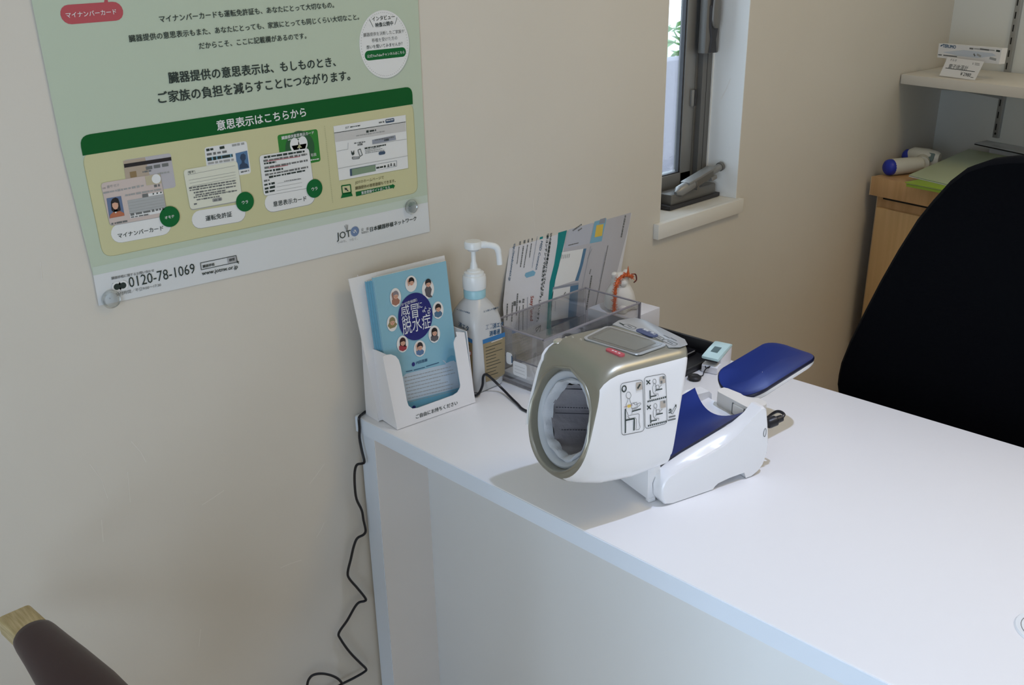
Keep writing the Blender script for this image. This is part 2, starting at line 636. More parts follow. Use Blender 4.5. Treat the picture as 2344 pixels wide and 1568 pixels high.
b.box((1.046, sy - 0.006, D + 0.372), (1.053, sy + 0.001, D + 0.408), dark_gasket)
sash = b.build('window_sash', win, True)
b = MB()
b.box((0.884, sy + 0.008, ZB + 0.062), (1.010, sy + 0.011, ZT - 0.07), glass_m)
b.build('window_pane', sash, True)
b = MB()   # locking lever
hz = D + 0.486
b.box((1.040, fy - 0.020, hz), (1.094, fy, hz + 0.30), alu_m, 0.003)
b.loft([[V((1.067 + (x * 0.010), fy - 0.0205 - y * 0.004, hz + z)) for x, y in ((-s, 0), (-s * 0.8, 1), (s * 0.8, 1), (s, 0))]
        for s, z in ((1.5, 0.002), (0.9, 0.03), (1.7, 0.055), (1.9, 0.10))], dark_gasket, True)
b.build('lock_plate', win, True)
b = MB()
prof = [(0.006, 0.0), (0.0125, 0.006), (0.0155, 0.018), (0.0155, 0.040), (0.0125, 0.075), (0.0085, 0.115), (0.0075, 0.16), (0.0075, 0.25)]
for k in (0, 1):
    rings = []
    for w, z in prof:
        w2 = w + (0.0022 if k == 0 else 0)
        y0 = fy - 0.022 - (0 if k == 0 else 0.003)
        rings.append([V((1.068 + w2 * math.cos(a), y0 - 0.007 * max(0.0, math.sin(a)) * (0.4 if k == 0 else 1), hz + 0.050 + z + (0.003 if k else 0)))
                      for a in [math.pi * i / 8 for i in range(9)]])
    b.loft(rings, dark_gasket if k == 0 else alu_m, True)
b.build('lever_handle', win, True)
b = MB()   # crank operator on the bottom rail
b.box((0.912, 0.046, D + 0.172), (1.088, 0.088, D + 0.196), alu_m, 0.003)
b.box((0.900, 0.040, D + 0.1645), (1.098, 0.088, D + 0.173), dark_gasket, 0.001)
opr = b.build('crank_operator', win, True)
b = MB()
p0, p1 = V((0.940, 0.046, D + 0.200)), V((1.092, 0.040, D + 0.234))
d = (p1 - p0)
b.tube([p0 - d * 0.08, p0, p0 + d * 0.30], [0.004, 0.0125, 0.0125], alu_l, 16)
b.tube([p0 + d * 0.30, p0 + d * 0.33], 0.0135, alu_m, 16)
b.tube([p0 + d * 0.72, p1], 0.0085, alu_l, 16)
b.tube([p1 - d * 0.02, p1 + d * 0.03], 0.0105, alu_m, 16)
mx = Matrix.Translation(p0 + d * 0.5) @ d.to_track_quat('X', 'Z').to_matrix().to_4x4()
b.box((-0.045, -0.010, -0.010), (0.040, 0.010, 0.010), alu_m, 0.002, 2, mx)
b.box((-0.055, -0.013, 0.007), (0.046, 0.012, 0.0135), alu_l, 0.0015, 2, mx)
b.box((0.026, -0.014, -0.015), (0.046, 0.013, -0.006), alu_l, 0.0015, 2, mx)
b.tube([p0 + d * 0.36 + V((0, -0.012, -0.012)), p0 + d * 0.36 + V((0, 0.01, -0.012))], 0.005, alu_m, 10)
b.build('crank_arm', opr, True)

# outdoors
b = MB()
b.box((0.5, 1.6, -0.3), (5.5, 1.75, D + 0.275), outwall_m, 0.01)
struct(b.build('garden_wall'))
b = MB()
b.box((-1.0, 0.16, -0.4), (6.5, 6.5, -0.3), ground_m)
struct(b.build('ground'))
sh = thing('garden_shrub', 'leafy green shrub rising over the pale wall outside the narrow window', 'shrub', (3.75, 2.25, -0.3))
b = MB()
stems = []
for k in range(9):
    x0, y0 = random.uniform(-0.35, 0.35), random.uniform(-0.15, 0.15)
    p = [V((x0, y0, 0)), V((x0 * 1.2, y0, 0.7)), V((x0 * 1.4 + random.uniform(-.1, .1), y0 + random.uniform(-.2, .1), 1.15)),
         V((x0 * 1.7 + random.uniform(-.12, .12), y0 + random.uniform(-.25, .10), 1.32 + random.uniform(-0.1, 0.12)))]
    pp = sm_path(p, 5)
    stems.append(pp)
    b.tube(pp, [0.012 * (1 - 0.7 * i / len(pp)) for i in range(len(pp))], leaf_m, 6)
b.build('stem', sh)
b = MB()
for pp in stems:
    for q in range(26):
        p = pp[int(len(pp) * random.uniform(0.55, 0.999))]
        a = random.uniform(0, 6.28)
        dr = V((math.cos(a), math.sin(a), random.uniform(-0.5, 0.6))).normalized()
        sd = dr.cross(V((0, 0, 1))).normalized()
        nn = sd.cross(dr)
        L, W = random.uniform(0.09, 0.17), random.uniform(0.022, 0.04)
        p = p + dr * 0.02
        b.add([p, p + dr * L * .35 + sd * W + nn * .01, p + dr * L * .75 + sd * W * .7, p + dr * L - nn * 0.03, p + dr * L * .75 - sd * W * .7,
               p + dr * L * .35 - sd * W + nn * .01, p + dr * L * .5 - nn * .006], [[0, 1, 6], [1, 2, 6], [2, 3, 6], [3, 4, 6], [4, 5, 6], [5, 0, 6]], leaf_m, True)
b.build('foliage', sh)
# ------------------------------------------------------------------ the poster on the wall
PN = V((0, -1, 0))


def wp(q, layer=0):
    return on_wall(q[0], q[1], -(0.0018 + 0.00018 * layer))


def c1(x, y):
    return (60 + x / 4.612, y / 4.612)


def c2(x, y):
    return (500 + x / 4.612, y / 4.612)


def c3(x, y):
    return (160 + x / 3.7325, 280 + y / 3.7325)


def c4(x, y):
    return (540 + x / 4.3565, 240 + y / 4.3565)


P = MB()


def pf(pts, m, layer):
    P.poly([wp(q, layer) for q in pts], m)


def ptext(s, a, e, m, layer=6, bold=0.0, ysc=1.0):
    P.text(s, wp(a, layer), wp(e, layer), PN, m, 0, bold, ysc)


def pline(a, e, w, m, layer=6):
    P.strip([wp(a, layer), wp(e, layer)], w, PN, m)


def ppill(a, e, h, m, layer, n=8):
    A, B = wp(a, layer), wp(e, layer)
    u = (B - A).normalized()
    v = PN.cross(u)
    r = h / 2
    pts = [A + u * r + (-u * math.sin(t) + v * math.cos(t)) * r for t in [math.pi * i / n for i in range(n + 1)]]
    pts += [B - u * r + (u * math.sin(t) - v * math.cos(t)) * r for t in [math.pi * i / n for i in range(n + 1)]]
    P.poly(pts, m)


def pround(tl, tr, br, bl, r, m, layer, n=5, square_foot=False):
    """Rounded quadrilateral on the poster."""
    Q = [wp(q, layer) for q in (tl, tr, br, bl)]
    out = []
    for i in range(4):
        p, a, c = Q[i], Q[i - 1], Q[(i + 1) % 4]
        if square_foot and i > 1:
            out.append(p)
            continue
        s = p + (a - p).normalized() * r
        e = p + (c - p).normalized() * r
        for k in range(n + 1):
            t = k / n
            out.append(s * (1 - t) ** 2 + p * 2 * t * (1 - t) + e * t * t)
    P.poly(out, m)


def pdisc(c, r, m, layer, sx=1.0, n=28):
    o = wp(c, layer)
    P.poly([o + V((math.cos(t) * r * sx, 0, math.sin(t) * r)) for t in [2 * math.pi * i / n for i in range(n)]], m)


def greek(a, e, m, layer, h=0.0016, gaps=7, seed=0):
    """A line of print too small to read: short dashes."""
    rnd = random.Random(seed + int(a[0] * 13 + a[1] * 7))
    A, B = wp(a, layer), wp(e, layer)
    t = 0.0
    L = (B - A).length
    while t < L:
        d = rnd.uniform(0.4, 1.6) * h * 2
        e2 = min(L, t + d)
        P.strip([A + (B - A) * (t / L), A + (B - A) * (e2 / L)], h * rnd.uniform(0.7, 1.1), PN, m)
        t = e2 + h * rnd.uniform(0.25, 0.7)


# sheet: visible lower part traced from the wall, carried on up to the full B2 height
TLp, TRp = on_wall(72, 0, -0.0018), on_wall(957, 0, -0.0018)
up = V((-0.016, 0, 1.0))
sheet_bot = [on_wall(226, 700, -0.0018), on_wall(400, 663, -0.0018), on_wall(640, 611, -0.0018), on_wall(850, 562, -0.0018), on_wall(984, 530, -0.0018)]
mid_l, mid_r = on_wall(213.6, 631, -0.0018), on_wall(979.5, 463, -0.0018)
P.poly([TLp + up * 0.19, TRp + up * 0.19][::-1] + [TLp, on_wall(141, 340, -0.0018), mid_l, mid_r, on_wall(968, 240, -0.0018), TRp], poster_green)
P.poly([mid_l] + sheet_bot + [mid_r], paper_m)
# pale strip where the green fades
P.poly([wp((212, 612), 1), wp((213.6, 631), 1), wp((979.5, 463), 1), wp((978.5, 446), 1)], mat('mint_print', (0.575, 0.665, 0.59), 0.55))
# coral label
pf([c1(815, 52), c1(868, 44), c1(850, -70), c1(842, -70)], red_m, 1)
ppill(c1(362, 161), c1(1022, 112), 0.0205, red_m, 2)
ptext('マイナンバーカード', c1(425, 186), c1(955, 146), print_white, 4, 0.012)
# opening lines
ptext('マイナンバーカードも運転免許証も、あなたにとって大切なもの。', c1(1410, 233), c2(1222, 78), ink_m, 4, 0.012)
ptext('臓器提供の意思表示もまた、あなたにとっても、家族にとっても同じくらい大切なこと。', c1(1090, 440), c2(1486, 203), ink_m, 4, 0.012)
ptext('だからこそ、ここに記載欄があるのです。', c1(1828, 516), c2(930, 403), ink_m, 4, 0.012)
ptext('臓器提供の意思表示は、もしものとき、', c1(1510, 872), c2(1240, 692), ink_m, 4, 0.02)
ptext('ご家族の負担を減らすことにつながります。', c1(1400, 1085), c2(1392, 838), ink_m, 4, 0.02)
# round badge
pdisc(c2(1764, 478), 0.0475, mat('badge_edge', (0.40, 0.47, 0.42), 0.6), 1, 0.96, 48)
pdisc(c2(1757, 470), 0.0470, print_white, 2, 0.965, 48)
cb = wp(c2(1757, 470), 3)
for k in range(72):
    t = 2 * math.pi * k / 72
    o = cb + V((math.cos(t) * 0.0438 * 0.965, 0, math.sin(t) * 0.0438))
    P.poly([o + V((math.cos(s) * 0.0005, 0, math.sin(s) * 0.0005)) for s in [math.pi / 3 * i for i in range(6)]], ink2)
ptext('インタビュー', c2(1625, 222), c2(1860, 195), ink_m, 4, 0.012)
ptext('映像公開中', c2(1660, 286), c2(1845, 262), ink_m, 4, 0.016)
pline(c2(1595, 208), c2(1635, 285), 0.0006, ink_m, 4)
pline(c2(1888, 185), c2(1862, 260), 0.0006, ink_m, 4)
ptext('臓器提供を決断したご家族や', c2(1532, 388), c2(1962, 343), ink2, 4)
ptext('移植を受けた方の', c2(1622, 445), c2(1890, 415), ink2, 4)
ptext('想いを聞いてみませんか？', c2(1565, 517), c2(1945, 476), ink_m, 4)
ppill(c2(1545, 592), c2(1980, 545), 0.0135, green_dot, 3)
ptext('公式YouTubeチャンネルはこちら', c2(1572, 609), c2(1965, 563), print_white, 4, 0.01)
# framed panel
pround((186, 352), (946, 236), (957.5, 441), (236, 591), 0.014, beige_edge, 1)
pround((187.5, 352), (944.5, 236), (956, 440), (237, 589.5), 0.013, beige_m, 2)
pround((180.5, 311), (943.5, 197.5), (945, 238.5), (189.5, 356.5), 0.013, banner_m, 3, 5, True)
ptext('意思表示はこちらから', (497.6, 297.5), (701, 265), print_white, 6, 0.02)
# number card, back and front
pround(c3(455, 325), c3(860, 262), c3(907, 555), c3(497, 620), 0.004, card_grey, 3)
pf([c3(455, 330), c3(640, 300), c3(690, 480), c3(480, 515)], mat('tan_print', (0.46, 0.38, 0.30), 0.55), 4)
pf([c3(461, 357), c3(864, 296), c3(868, 326), c3(466, 389)], hair_print, 5)
for x, y in ((647, 384), (715, 371), (785, 359)):
    pf([c3(x, y - 5), c3(x + 55, y - 13), c3(x + 58, y + 15), c3(x + 4, y + 23)], ink2, 5)
pf([c3(510, 425), c3(565, 415), c3(572, 465), c3(518, 475)], mat('brown_print', (0.28, 0.19, 0.09), 0.5), 5)
greek(c3(620, 425), c3(700, 412), ink2, 5, 0.0018)
greek(c3(750, 440), c3(850, 424), ink_soft, 5, 0.002)
pround(c3(262, 522), c3(773, 436), c3(836, 800), c3(343, 888), 0.005, ink_soft, 5)
pround(c3(263, 520), c3(771, 436), c3(831, 797), c3(344, 883), 0.005, card_pink, 6)
pf([c3(640, 462), c3(770, 440), c3(782, 520), c3(655, 540)], mat('khaki_print', (0.52, 0.47, 0.33), 0.55), 7)
pdisc(c3(738, 483), 0.0058, print_white, 8)
ptext('氏名', c3(280, 570), c3(305, 566), ink2, 8)
ptext('番号 花子', c3(318, 562), c3(425, 545), ink_soft, 8)
greek(c3(285, 605), c3(630, 540), ink_soft, 8, 0.0024)
greek(c3(720, 545), c3(768, 537), ink2, 8, 0.003)
greek(c3(472, 625), c3(780, 572), ink_soft, 8, 0.0022)
pf([c3(668, 610), c3(790, 590), c3(793, 612), c3(672, 633)], print_white, 7)
pf([c3(617, 615), c3(665, 607), c3(669, 636), c3(620, 644)], ink2, 8)
for x, y in ((712, 611), (745, 605), (777, 599)):
    pf([c3(x - 5, y - 5), c3(x + 6, y - 7), c3(x + 7, y + 5), c3(x - 4, y + 7)], ink_m, 8)
pf([c3(490, 668), c3(798, 612), c3(818, 730), c3(512, 785)], mat('silver_grey_print', (0.42, 0.44, 0.45), 0.55), 7)
for k in range(4):
    pline(c3(494 + 6 * k, 692 + 24 * k), c3(800 + 4 * k, 637 + 24 * k), 0.0004, ink_soft, 8)
pf([c3(512, 785), c3(815, 728), c3(820, 765), c3(518, 822)], print_white, 8)
greek(c3(518, 790), c3(815, 735), ink2, 9, 0.003)
greek(c3(522, 812), c3(680, 785), ink2, 9, 0.002)
greek(c3(355, 868), c3(495, 842), ink2, 8, 0.0022)
# portrait print: bust of a dark-haired woman in a rust top
pf([c3(312, 650), c3(437, 629), c3(468, 797), c3(338, 822)], mat('slate_blue_print', (0.13, 0.19, 0.33), 0.5), 7)
pf([c3(345, 790), c3(372, 765), c3(425, 755), c3(462, 775), c3(466, 797), c3(339, 821)], rust_print, 8)
pf([c3(350, 680), c3(362, 655), c3(388, 642), c3(412, 652), c3(422, 680), c3(436, 752), c3(410, 762), c3(372, 768), c3(356, 750)], hair_print, 9)
pf([c3(360, 690), c3(385, 684), c3(409, 680), c3(414, 715), c3(406, 738), c3(391, 746), c3(374, 738), c3(362, 718)], skin_print, 10)
pf([c3(358, 696), c3(362, 668), c3(390, 656), c3(408, 672), c3(411, 690), c3(384, 684)], hair_print, 11)
pf([c3(374, 760), c3(392, 778), c3(410, 754), c3(400, 740), c3(384, 742)], print_white, 9)
ppill(c3(352, 963), c3(863, 873), 0.0235, ink_soft, 3)
ppill(c3(352, 961), c3(862, 871), 0.0235, print_white, 4)
ptext('マイナンバーカード', c3(412, 988), c3(800, 918), ink_m, 6, 0.012)
pdisc(c3(853, 806), 0.0133, green_dot, 9)
ptext('オモテ', c3(813, 827), c3(893, 812), print_white, 11, 0.02)
# licence, back and front
pround((467.5, 338), (564.5, 322.5), (575, 396.5), (477, 414), 0.004, print_white, 3)
greek(c3(1165, 238), c3(1225, 228), ink_m, 5, 0.003)
greek(c3(1280, 220), c3(1320, 212), ink_m, 5, 0.0036)
greek(c3(1385, 198), c3(1490, 180), ink_soft, 5, 0.0028)
greek(c3(1170, 276), c3(1340, 249), ink2, 5, 0.003)
pf([c3(1168, 303), c3(1390, 268), c3(1394, 296), c3(1173, 331)], sky_blue, 4)
greek(c3(1175, 318), c3(1390, 283), ink_m, 6, 0.0042)
greek(c3(1180, 352), c3(1400, 318), ink_soft, 6, 0.003)
pf([c4(-5, 484), c4(112, 456), c4(134, 630), c4(18, 652)], photo_blue, 4)
pf([c4(35, 640), c4(38, 600), c4(58, 580), c4(58, 560), c4(40, 530), c4(50, 495), c4(75, 484), c4(97, 500), c4(98, 535), c4(85, 560), c4(88, 580), c4(115, 590), c4(128, 625)],
   mat('dark_slate_print', (0.03, 0.06, 0.12), 0.5), 5)
greek(c4(50, 672), c4(130, 655), ink2, 5, 0.002)
pround((420, 390.5), (543.5, 369.3), (556, 460), (436.5, 482), 0.005, ink_soft, 5)
pround((419.5, 389), (543, 368), (555, 458), (436, 480), 0.005, card_cream, 6)
pround(c3(1005, 420), c3(1068, 410), c3(1072, 440), c3(1010, 450), 0.001, ink_soft, 7)
pround(c3(1008, 424), c3(1064, 414), c3(1068, 437), c3(1013, 446), 0.001, card_cream, 8)
ptext('備考', c3(1014, 440), c3(1060, 432), ink_m, 9)
for k in range(4):
    pline(c3(1008 + 8 * k, 470 + 26 * k - (20 if k == 0 else 0)), c3(1412 + 3 * k, 400 + 24 * k - (30 if k == 0 else 0)), 0.0004, ink_soft, 8)
for k, (dx, e) in enumerate(((0, 400), (0, 400), (30, 390), (40, 300), (20, 390), (40, 240))):
    greek(c3(1018 + 5 * k + dx, 563 + 20 * k), c3(1018 + 5 * k + e, 563 + 20 * k - (e - dx) * 0.165), ink2, 8, 0.0019)
pround(c3(1215, 652), c3(1298, 638), c3(1302, 668), c3(1219, 683), 0.002, ink_soft, 8)
greek(c3(1228, 668), c3(1292, 656), ink2, 9, 0.0028)
greek(c3(1060, 700), c3(1085, 696), ink2, 8, 0.002)
ppill(c3(1042, 845), c4(96, 1072), 0.0235, ink_soft, 3)
ppill(c3(1042, 840), c4(94, 1068), 0.0235, print_white, 4)
ptext('運転免許証', c3(1162, 842), c3(1386, 801), ink_m, 6, 0.012)
pdisc(c4(91, 966), 0.0133, green_dot, 9)
ptext('ウラ', c4(62, 990), c4(122, 980), print_white, 11, 0.02)
# declaration card, back and front
pround(c4(412, 302), c4(812, 240), c4(846, 562), c4(455, 640), 0.004, mat('vivid_green_print', (0.02, 0.22, 0.025), 0.45), 3)
pdisc(c4(640, 430), 0.0235, mat('bottle_green_print', (0.018, 0.10, 0.035), 0.45), 4)
pdisc(c4(587, 402), 0.0100, print_white, 5, 0.75)
pdisc(c4(668, 385), 0.0100, print_white, 5, 0.75)
pf([c4(555, 410), c4(705, 385), c4(690, 440), c4(580, 455)], print_white, 5)
pf([c4(632, 392), c4(610, 432), c4(660, 425)], beige_edge, 6)
ptext('臓器提供意思表示カード', c4(457, 345), c4(778, 288), print_white, 6, 0.02)
greek(c4(520, 352), c4(690, 322), print_white, 6, 0.0014)
ptext('取扱', c4(750, 515), c4(805, 505), print_white, 6)
greek(c4(745, 552), c4(830, 538), print_white, 6, 0.0014)
pround(c4(232, 510), c4(727, 432), c4(782, 822), c4(281, 912), 0.005, ink_soft, 5)
pround(c4(233, 507), c4(726, 430), c4(778, 818), c4(280, 908), 0.005, print_white, 6)
for k, (x0, y0, x1, y1) in enumerate(((280, 525, 690, 462), (275, 560, 710, 492), (280, 588, 400, 568), (285, 630, 715, 553), (285, 665, 470, 637),
                                      (290, 700, 720, 620), (330, 722, 690, 655))):
    greek(c4(x0, y0), c4(x1, y1), ink2 if k % 2 else ink_m, 8, 0.0027, seed=k)
pline(c4(310, 563), c4(640, 515), 0.0008, red_m, 9)
pline(c4(325, 632), c4(520, 602), 0.0008, red_m, 9)
greek(c4(280, 760), c4(335, 750), ink2, 8, 0.0026)
greek(c4(283, 800), c4(390, 778), ink_m, 8, 0.003)
greek(c4(480, 762), c4(650, 735), ink2, 8, 0.001)
greek(c4(288, 838), c4(390, 815), ink_m, 8, 0.003)
greek(c4(292, 872), c4(395, 852), ink_m, 8, 0.003)
for x0, y0, x1, y1 in ((415, 785, 655, 740), (405, 820, 660, 775), (405, 858, 660, 812)):
    pline(c4(x0, y0), c4(x1, y1), 0.0004, ink_soft, 8)
ppill(c4(288, 996), c4(790, 898), 0.0255, ink_soft, 3)
ppill(c4(288, 990), c4(787, 893), 0.0255, print_white, 4)
ptext('意思表示カード', c4(375, 1013), c4(705, 953), ink_m, 6, 0.012)
pdisc(c4(784, 834), 0.0133, green_dot, 9)
ptext('ウラ', c4(757, 857), c4(814, 846), print_white, 11, 0.02)
# dotted divider
A, B = wp(c4(885, 215), 4), wp(c4(966, 970), 4)
for k in range(42):
    o = A + (B - A) * (k / 41)
    P.poly([o + V((math.cos(s) * 0.0007, 0, math.sin(s) * 0.0007)) for s in [math.pi / 3 * i for i in range(6)]], beige_edge)
# web page print
pf([c4(972, 218), c4(1697, 102), c4(1723, 636), c4(1034, 762)], beige_edge, 3)
pf([c4(972, 213), c4(1693, 100), c4(1718, 630), c4(1030, 755)], print_white, 4)
pf([c4(980, 283), c4(1692, 172), c4(1697, 262), c4(992, 372)], mat('warm_grey_print', (0.60, 0.60, 0.60), 0.55), 5)
pline(c4(980, 281), c4(1692, 170), 0.0008, ink_m, 6)
ptext('JOT', c4(1092, 238), c4(1130, 232), ink_m, 6)
greek(c4(1140, 222), c4(1240, 206), ink_m, 6, 0.0016)
greek(c4(1425, 178), c4(1480, 168), ink2, 6, 0.0022)
pround(c4(1490, 146), c4(1578, 131), c4(1582, 168), c4(1494, 184), 0.002, flyer_navy, 6)
greek(c4(1500, 158), c4(1572, 147), print_white, 7, 0.0016)
greek(c4(1300, 268), c4(1398, 252), ink_m, 6, 0.0034)
greek(c4(1200, 310), c4(1490, 262), ink_soft, 6, 0.0019)
pf([c4(1358, 350), c4(1590, 302), c4(1598, 348), c4(1362, 393)], grey_print, 6)
pf([c4(1114, 378), c4(1352, 340), c4(1358, 393), c4(1120, 438)], print_white, 6)
greek(c4(1180, 384), c4(1290, 368), ink2, 8, 0.0018)
ptext('未登録', c4(1212, 408), c4(1264, 400), ink_m, 8, 0.02)
ptext('未登録', c4(1478, 362), c4(1526, 354), ink_m, 8, 0.02)
greek(c4(1385, 352), c4(1575, 322), ink2, 8, 0.0014)
for a, e in (((1003, 463), (1118, 442)), ((1118, 442), (1120, 378)), ((1362, 393), (1702, 342)), ((1020, 636), (1712, 508))):
    pline(c4(*a), c4(*e), 0.0005, ink_soft, 7)
greek(c4(1285, 435), c4(1495, 398), ink_m, 8, 0.0022)
for k in range(3):
    greek(c4(1290, 455 + 14 * k), c4(1470 + 20 * k - 30, 420 + 16 * k), ink_soft, 8, 0.0014)
ppill(c4(1424, 486), c4(1490, 475), 0.0048, flyer_navy, 8)
pf([c4(1150, 455), c4(1166, 480), c4(1178, 448), c4(1182, 492), c4(1166, 505), c4(1153, 492)], ink_m, 8)
for a, e in (((1216, 452), (1240, 440)), ((1240, 440), (1262, 500)), ((1262, 500), (1238, 514)), ((1238, 514), (1216, 452)), ((1160, 522), (1235, 520)), ((1235, 520), (1230, 535)), ((1160, 522), (1162, 540)), ((1162, 540), (1230, 535))):
    pline(c4(*a), c4(*e), 0.0009, ink_m, 8)
pround(c4(1136, 640), c4(1605, 555), c4(1606, 612), c4(1140, 712), 0.001, flyer_navy, 6)
pf([c4(1392, 596), c4(1601, 559), c4(1602, 609), c4(1395, 657)], print_white, 7)
pf([c4(1156, 642), c4(1390, 598), c4(1393, 660), c4(1160, 706)], mat('sage_print', (0.22, 0.32, 0.22), 0.5), 7)
greek(c4(1400, 630), c4(1495, 612), ink_m, 8, 0.003)
for x, y in ((1520, 610), (1548, 600), (1580, 598)):
    pdisc(c4(x, y - 8), 0.0016, ink2, 8)
    pf([c4(x - 12, y + 14), c4(x - 7, y), c4(x + 8, y - 2), c4(x + 13, y + 10)], ink2, 8)
# laptop pictogram and caption
for a, e in (((1054, 808), (1142, 795)), ((1142, 795), (1150, 872)), ((1150, 872), (1064, 886)), ((1064, 886), (1054, 808))):
    pline(c4(*a), c4(*e), 0.0017, green_dot, 5)
pf([c4(1060, 890), c4(1152, 872), c4(1166, 908), c4(1047, 931)], green_dot, 5)
pf([c4(1082, 826), c4(1112, 832), c4(1104, 838), c4(1124, 856), c4(1116, 862), c4(1098, 846), c4(1092, 854)], ink_m, 5)
ptext('JOTのホームページで', c4(1190, 790), c4(1476, 736), mat('olive_ink', (0.13, 0.12, 0.05), 0.5), 6)
ptext('臓器提供の意思登録もできます。', c4(1192, 846), c4(1592, 768), MATS['olive_ink'], 6, 0.012)
pf([c4(1194, 868), c4(1560, 796), c4(1562, 788), c4(1587, 806), c4(1570, 838), c4(1566, 828), c4(1200, 913)], green_dot, 5)
ptext('意思登録サイトはこちら', c4(1252, 892), c4(1536, 832), print_white, 7, 0.012)
# footer
ptext('臓器移植に関するお問い合わせ', c3(356, 1344), c3(720, 1274), ink2, 4, 0.01)
ptext('0120-78-1069', c3(510, 1413), c3(1072, 1287), ink_m, 4, 0.0, 1.22)
ptext('受付時間／平日9:00〜17:30', c3(395, 1484), c3(780, 1398), ink2, 4, 0.0)
pf([c3(362, 1377), c3(470, 1354), c3(466, 1367), c3(480, 1424), c3(376, 1445), c3(366, 1388)], ink_m, 2)
for c in (c3(402, 1405), c3(455, 1394)):
    pdisc(c, 0.0064, print_white, 4)
    pdisc(c, 0.0040, ink_m, 5)
pf([c3(360, 1378), c3(372, 1396), c3(460, 1376), c3(472, 1354), c3(440, 1382), c3(420, 1368), c3(400, 1390)], print_white, 3)
for a, e in (((1115, 1202), (1420, 1138)), ((1420, 1138), (1431, 1194)), ((1431, 1194), (1123, 1260)), ((1123, 1260), (1115, 1202))):
    pline(c3(*a), c3(*e), 0.0008, ink_m, 4)
pf([c3(1341, 1155), c3(1420, 1138), c3(1431, 1194), c3(1350, 1211)], mat('button_grey_print', (0.42, 0.43, 0.45), 0.55), 3)
ptext('臓器移植', c3(1136, 1243), c3(1236, 1222), ink_m, 5, 0.02)
ptext('検索', c3(1362, 1189), c3(1410, 1178), ink_m, 5, 0.01)
pf([c3(1424, 1180), c3(1448, 1192), c3(1438, 1196), c3(1446, 1206), c3(1440, 1209), c3(1432, 1198), c3(1427, 1204)], ink_m, 6)
ptext('www.jotnw.or.jp', c3(1130, 1308), c3(1436, 1246), ink_m, 4, 0.012)
ptext('JOT', c4(1008, 1344), c4(1148, 1312), ink_m, 4, 0.004, 1.0)
for a, e in (((1106, 1250), (1082, 1205)), ((1108, 1245), (1098, 1192)), ((1112, 1245), (1116, 1196)), ((1114, 1280), (1110, 1240))):
    pline(c4(*a), c4(*e), 0.0012, ink_soft, 4)
pdisc(c4(1187, 1262), 0.0075, mat('muted_blue_print', (0.16, 0.24, 0.42), 0.5), 4)
for a, e in (((1168, 1262), (1180, 1278)), ((1180, 1278), (1190, 1250)), ((1190, 1250), (1204, 1274)), ((1176, 1250), (1196, 1248))):
    pline(c4(*a), c4(*e), 0.0009, print_white, 5)
ptext('いのち、つなぐ。', c4(1018, 1384), c4(1216, 1342), ink_soft, 4, 0.0, 0.9)
ptext('公　益', c4(1250, 1258), c4(1325, 1244), ink_m, 4)
ptext('社団法人', c4(1252, 1286), c4(1325, 1270), ink_m, 4)
ptext('日本臓器移植ネットワーク', c4(1340, 1262), c4(1800, 1150), ink_m, 4, 0.018)
poster = P.build('poster')
tag(poster, 'large pale green printed poster with a dark green banner pinned to the wall', 'poster')

# the two clear pins that hold its lower corners
for px, py, lab in ((253, 684, 'clear round pin at the bottom left corner of the green poster'),
                    (940, 473, 'clear round pin above the right end of the poster footer')):
    c = on_wall(px, py, -0.004)
    t = thing('push_pin', lab, 'pin', c, 0, 'clear pins on the poster')
    b = MB()
    b.lathe([(0.0075, 0.0005), (0.0115, 0.0015), (0.0118, 0.004), (0.0112, 0.0055), (0.0092, 0.0064), (0.0085, 0.0056), (0.006, 0.0054), (0.001, 0.0054)], (0, 0.0015, 0), (0, -1, 0), pin_m, 28)
    b.build('cap', t)
    b = MB()
    b.tube([(0, 0.001, 0), (0, 0.010, 0)], 0.0006, steel_m, 6)
    b.build('needle', t)
# ------------------------------------------------------------------ the desk
YE = -1.40
dk = thing('desk', 'white laminate desk standing with its short end against the wall', 'desk', (0.3, -0.7, 0))
b = MB()
b.box((0, YE, D - 0.029), (0.6, -0.0025, D), desk_m, 0.0022, 2)
b.build('desktop', dk, True)
b = MB()
b.box((-0.0006, YE + 0.001, D - 0.0275), (0.0004, -0.0035, D - 0.0018), edge_m)
b.box((0.5996, YE + 0.001, D - 0.0275), (0.6006, -0.0035, D - 0.0018), edge_m)
b.build('edge_band', dk, True)
b = MB()
b.box((0.006, -0.043, 0.0), (0.585, -0.004, D - 0.0285), leg_panel_m, 0.0015)
b.box((0.0052, -0.0415, 0.001), (0.0062, -0.0055, D - 0.0295), edge_m)
b.build('end_panel', dk, True)
b = MB()
b.box((0.006, YE + 0.004, 0.0), (0.585, YE + 0.043, D - 0.0285), leg_panel_m, 0.0015)
b.build('end_panel', dk, True)
b = MB()
b.box((0.110, YE + 0.042, 0.06), (0.128, -0.042, D - 0.0285), panel_m, 0.001)
b.build('modesty_panel', dk, True)
b = MB()
b.lathe([(0.0, 0.0012), (0.026, 0.0014), (0.0285, 0.0022), (0.031, 0.0020), (0.0325, 0.0002)], (0.187, -0.960, D), (0, 0, 1), panel_m, 36, False, False)
b.lathe([(0.0255, 0.0017), (0.0262, 0.0017)], (0.187, -0.960, D), (0, 0, 1), alu_l, 36, False, False)
gr = b.build('cable_cover', dk, True)
gr['label'] = 'round grey cable cover'

# ------------------------------------------------------------------ pamphlet stand
FP = V((0.0132, -0.095, D + 0.0009))                      # bottom left of the pocket front
FU = V((0.1500, -0.0160, 0)).normalized()
FW = V((-0.004, 0.0155, 0.121)).normalized()
FW = (FW - FU * FW.dot(FU)).normalized()
FN = FU.cross(FW).normalized()                   # towards the viewer
if FN.y > 0:
    FN = -FN


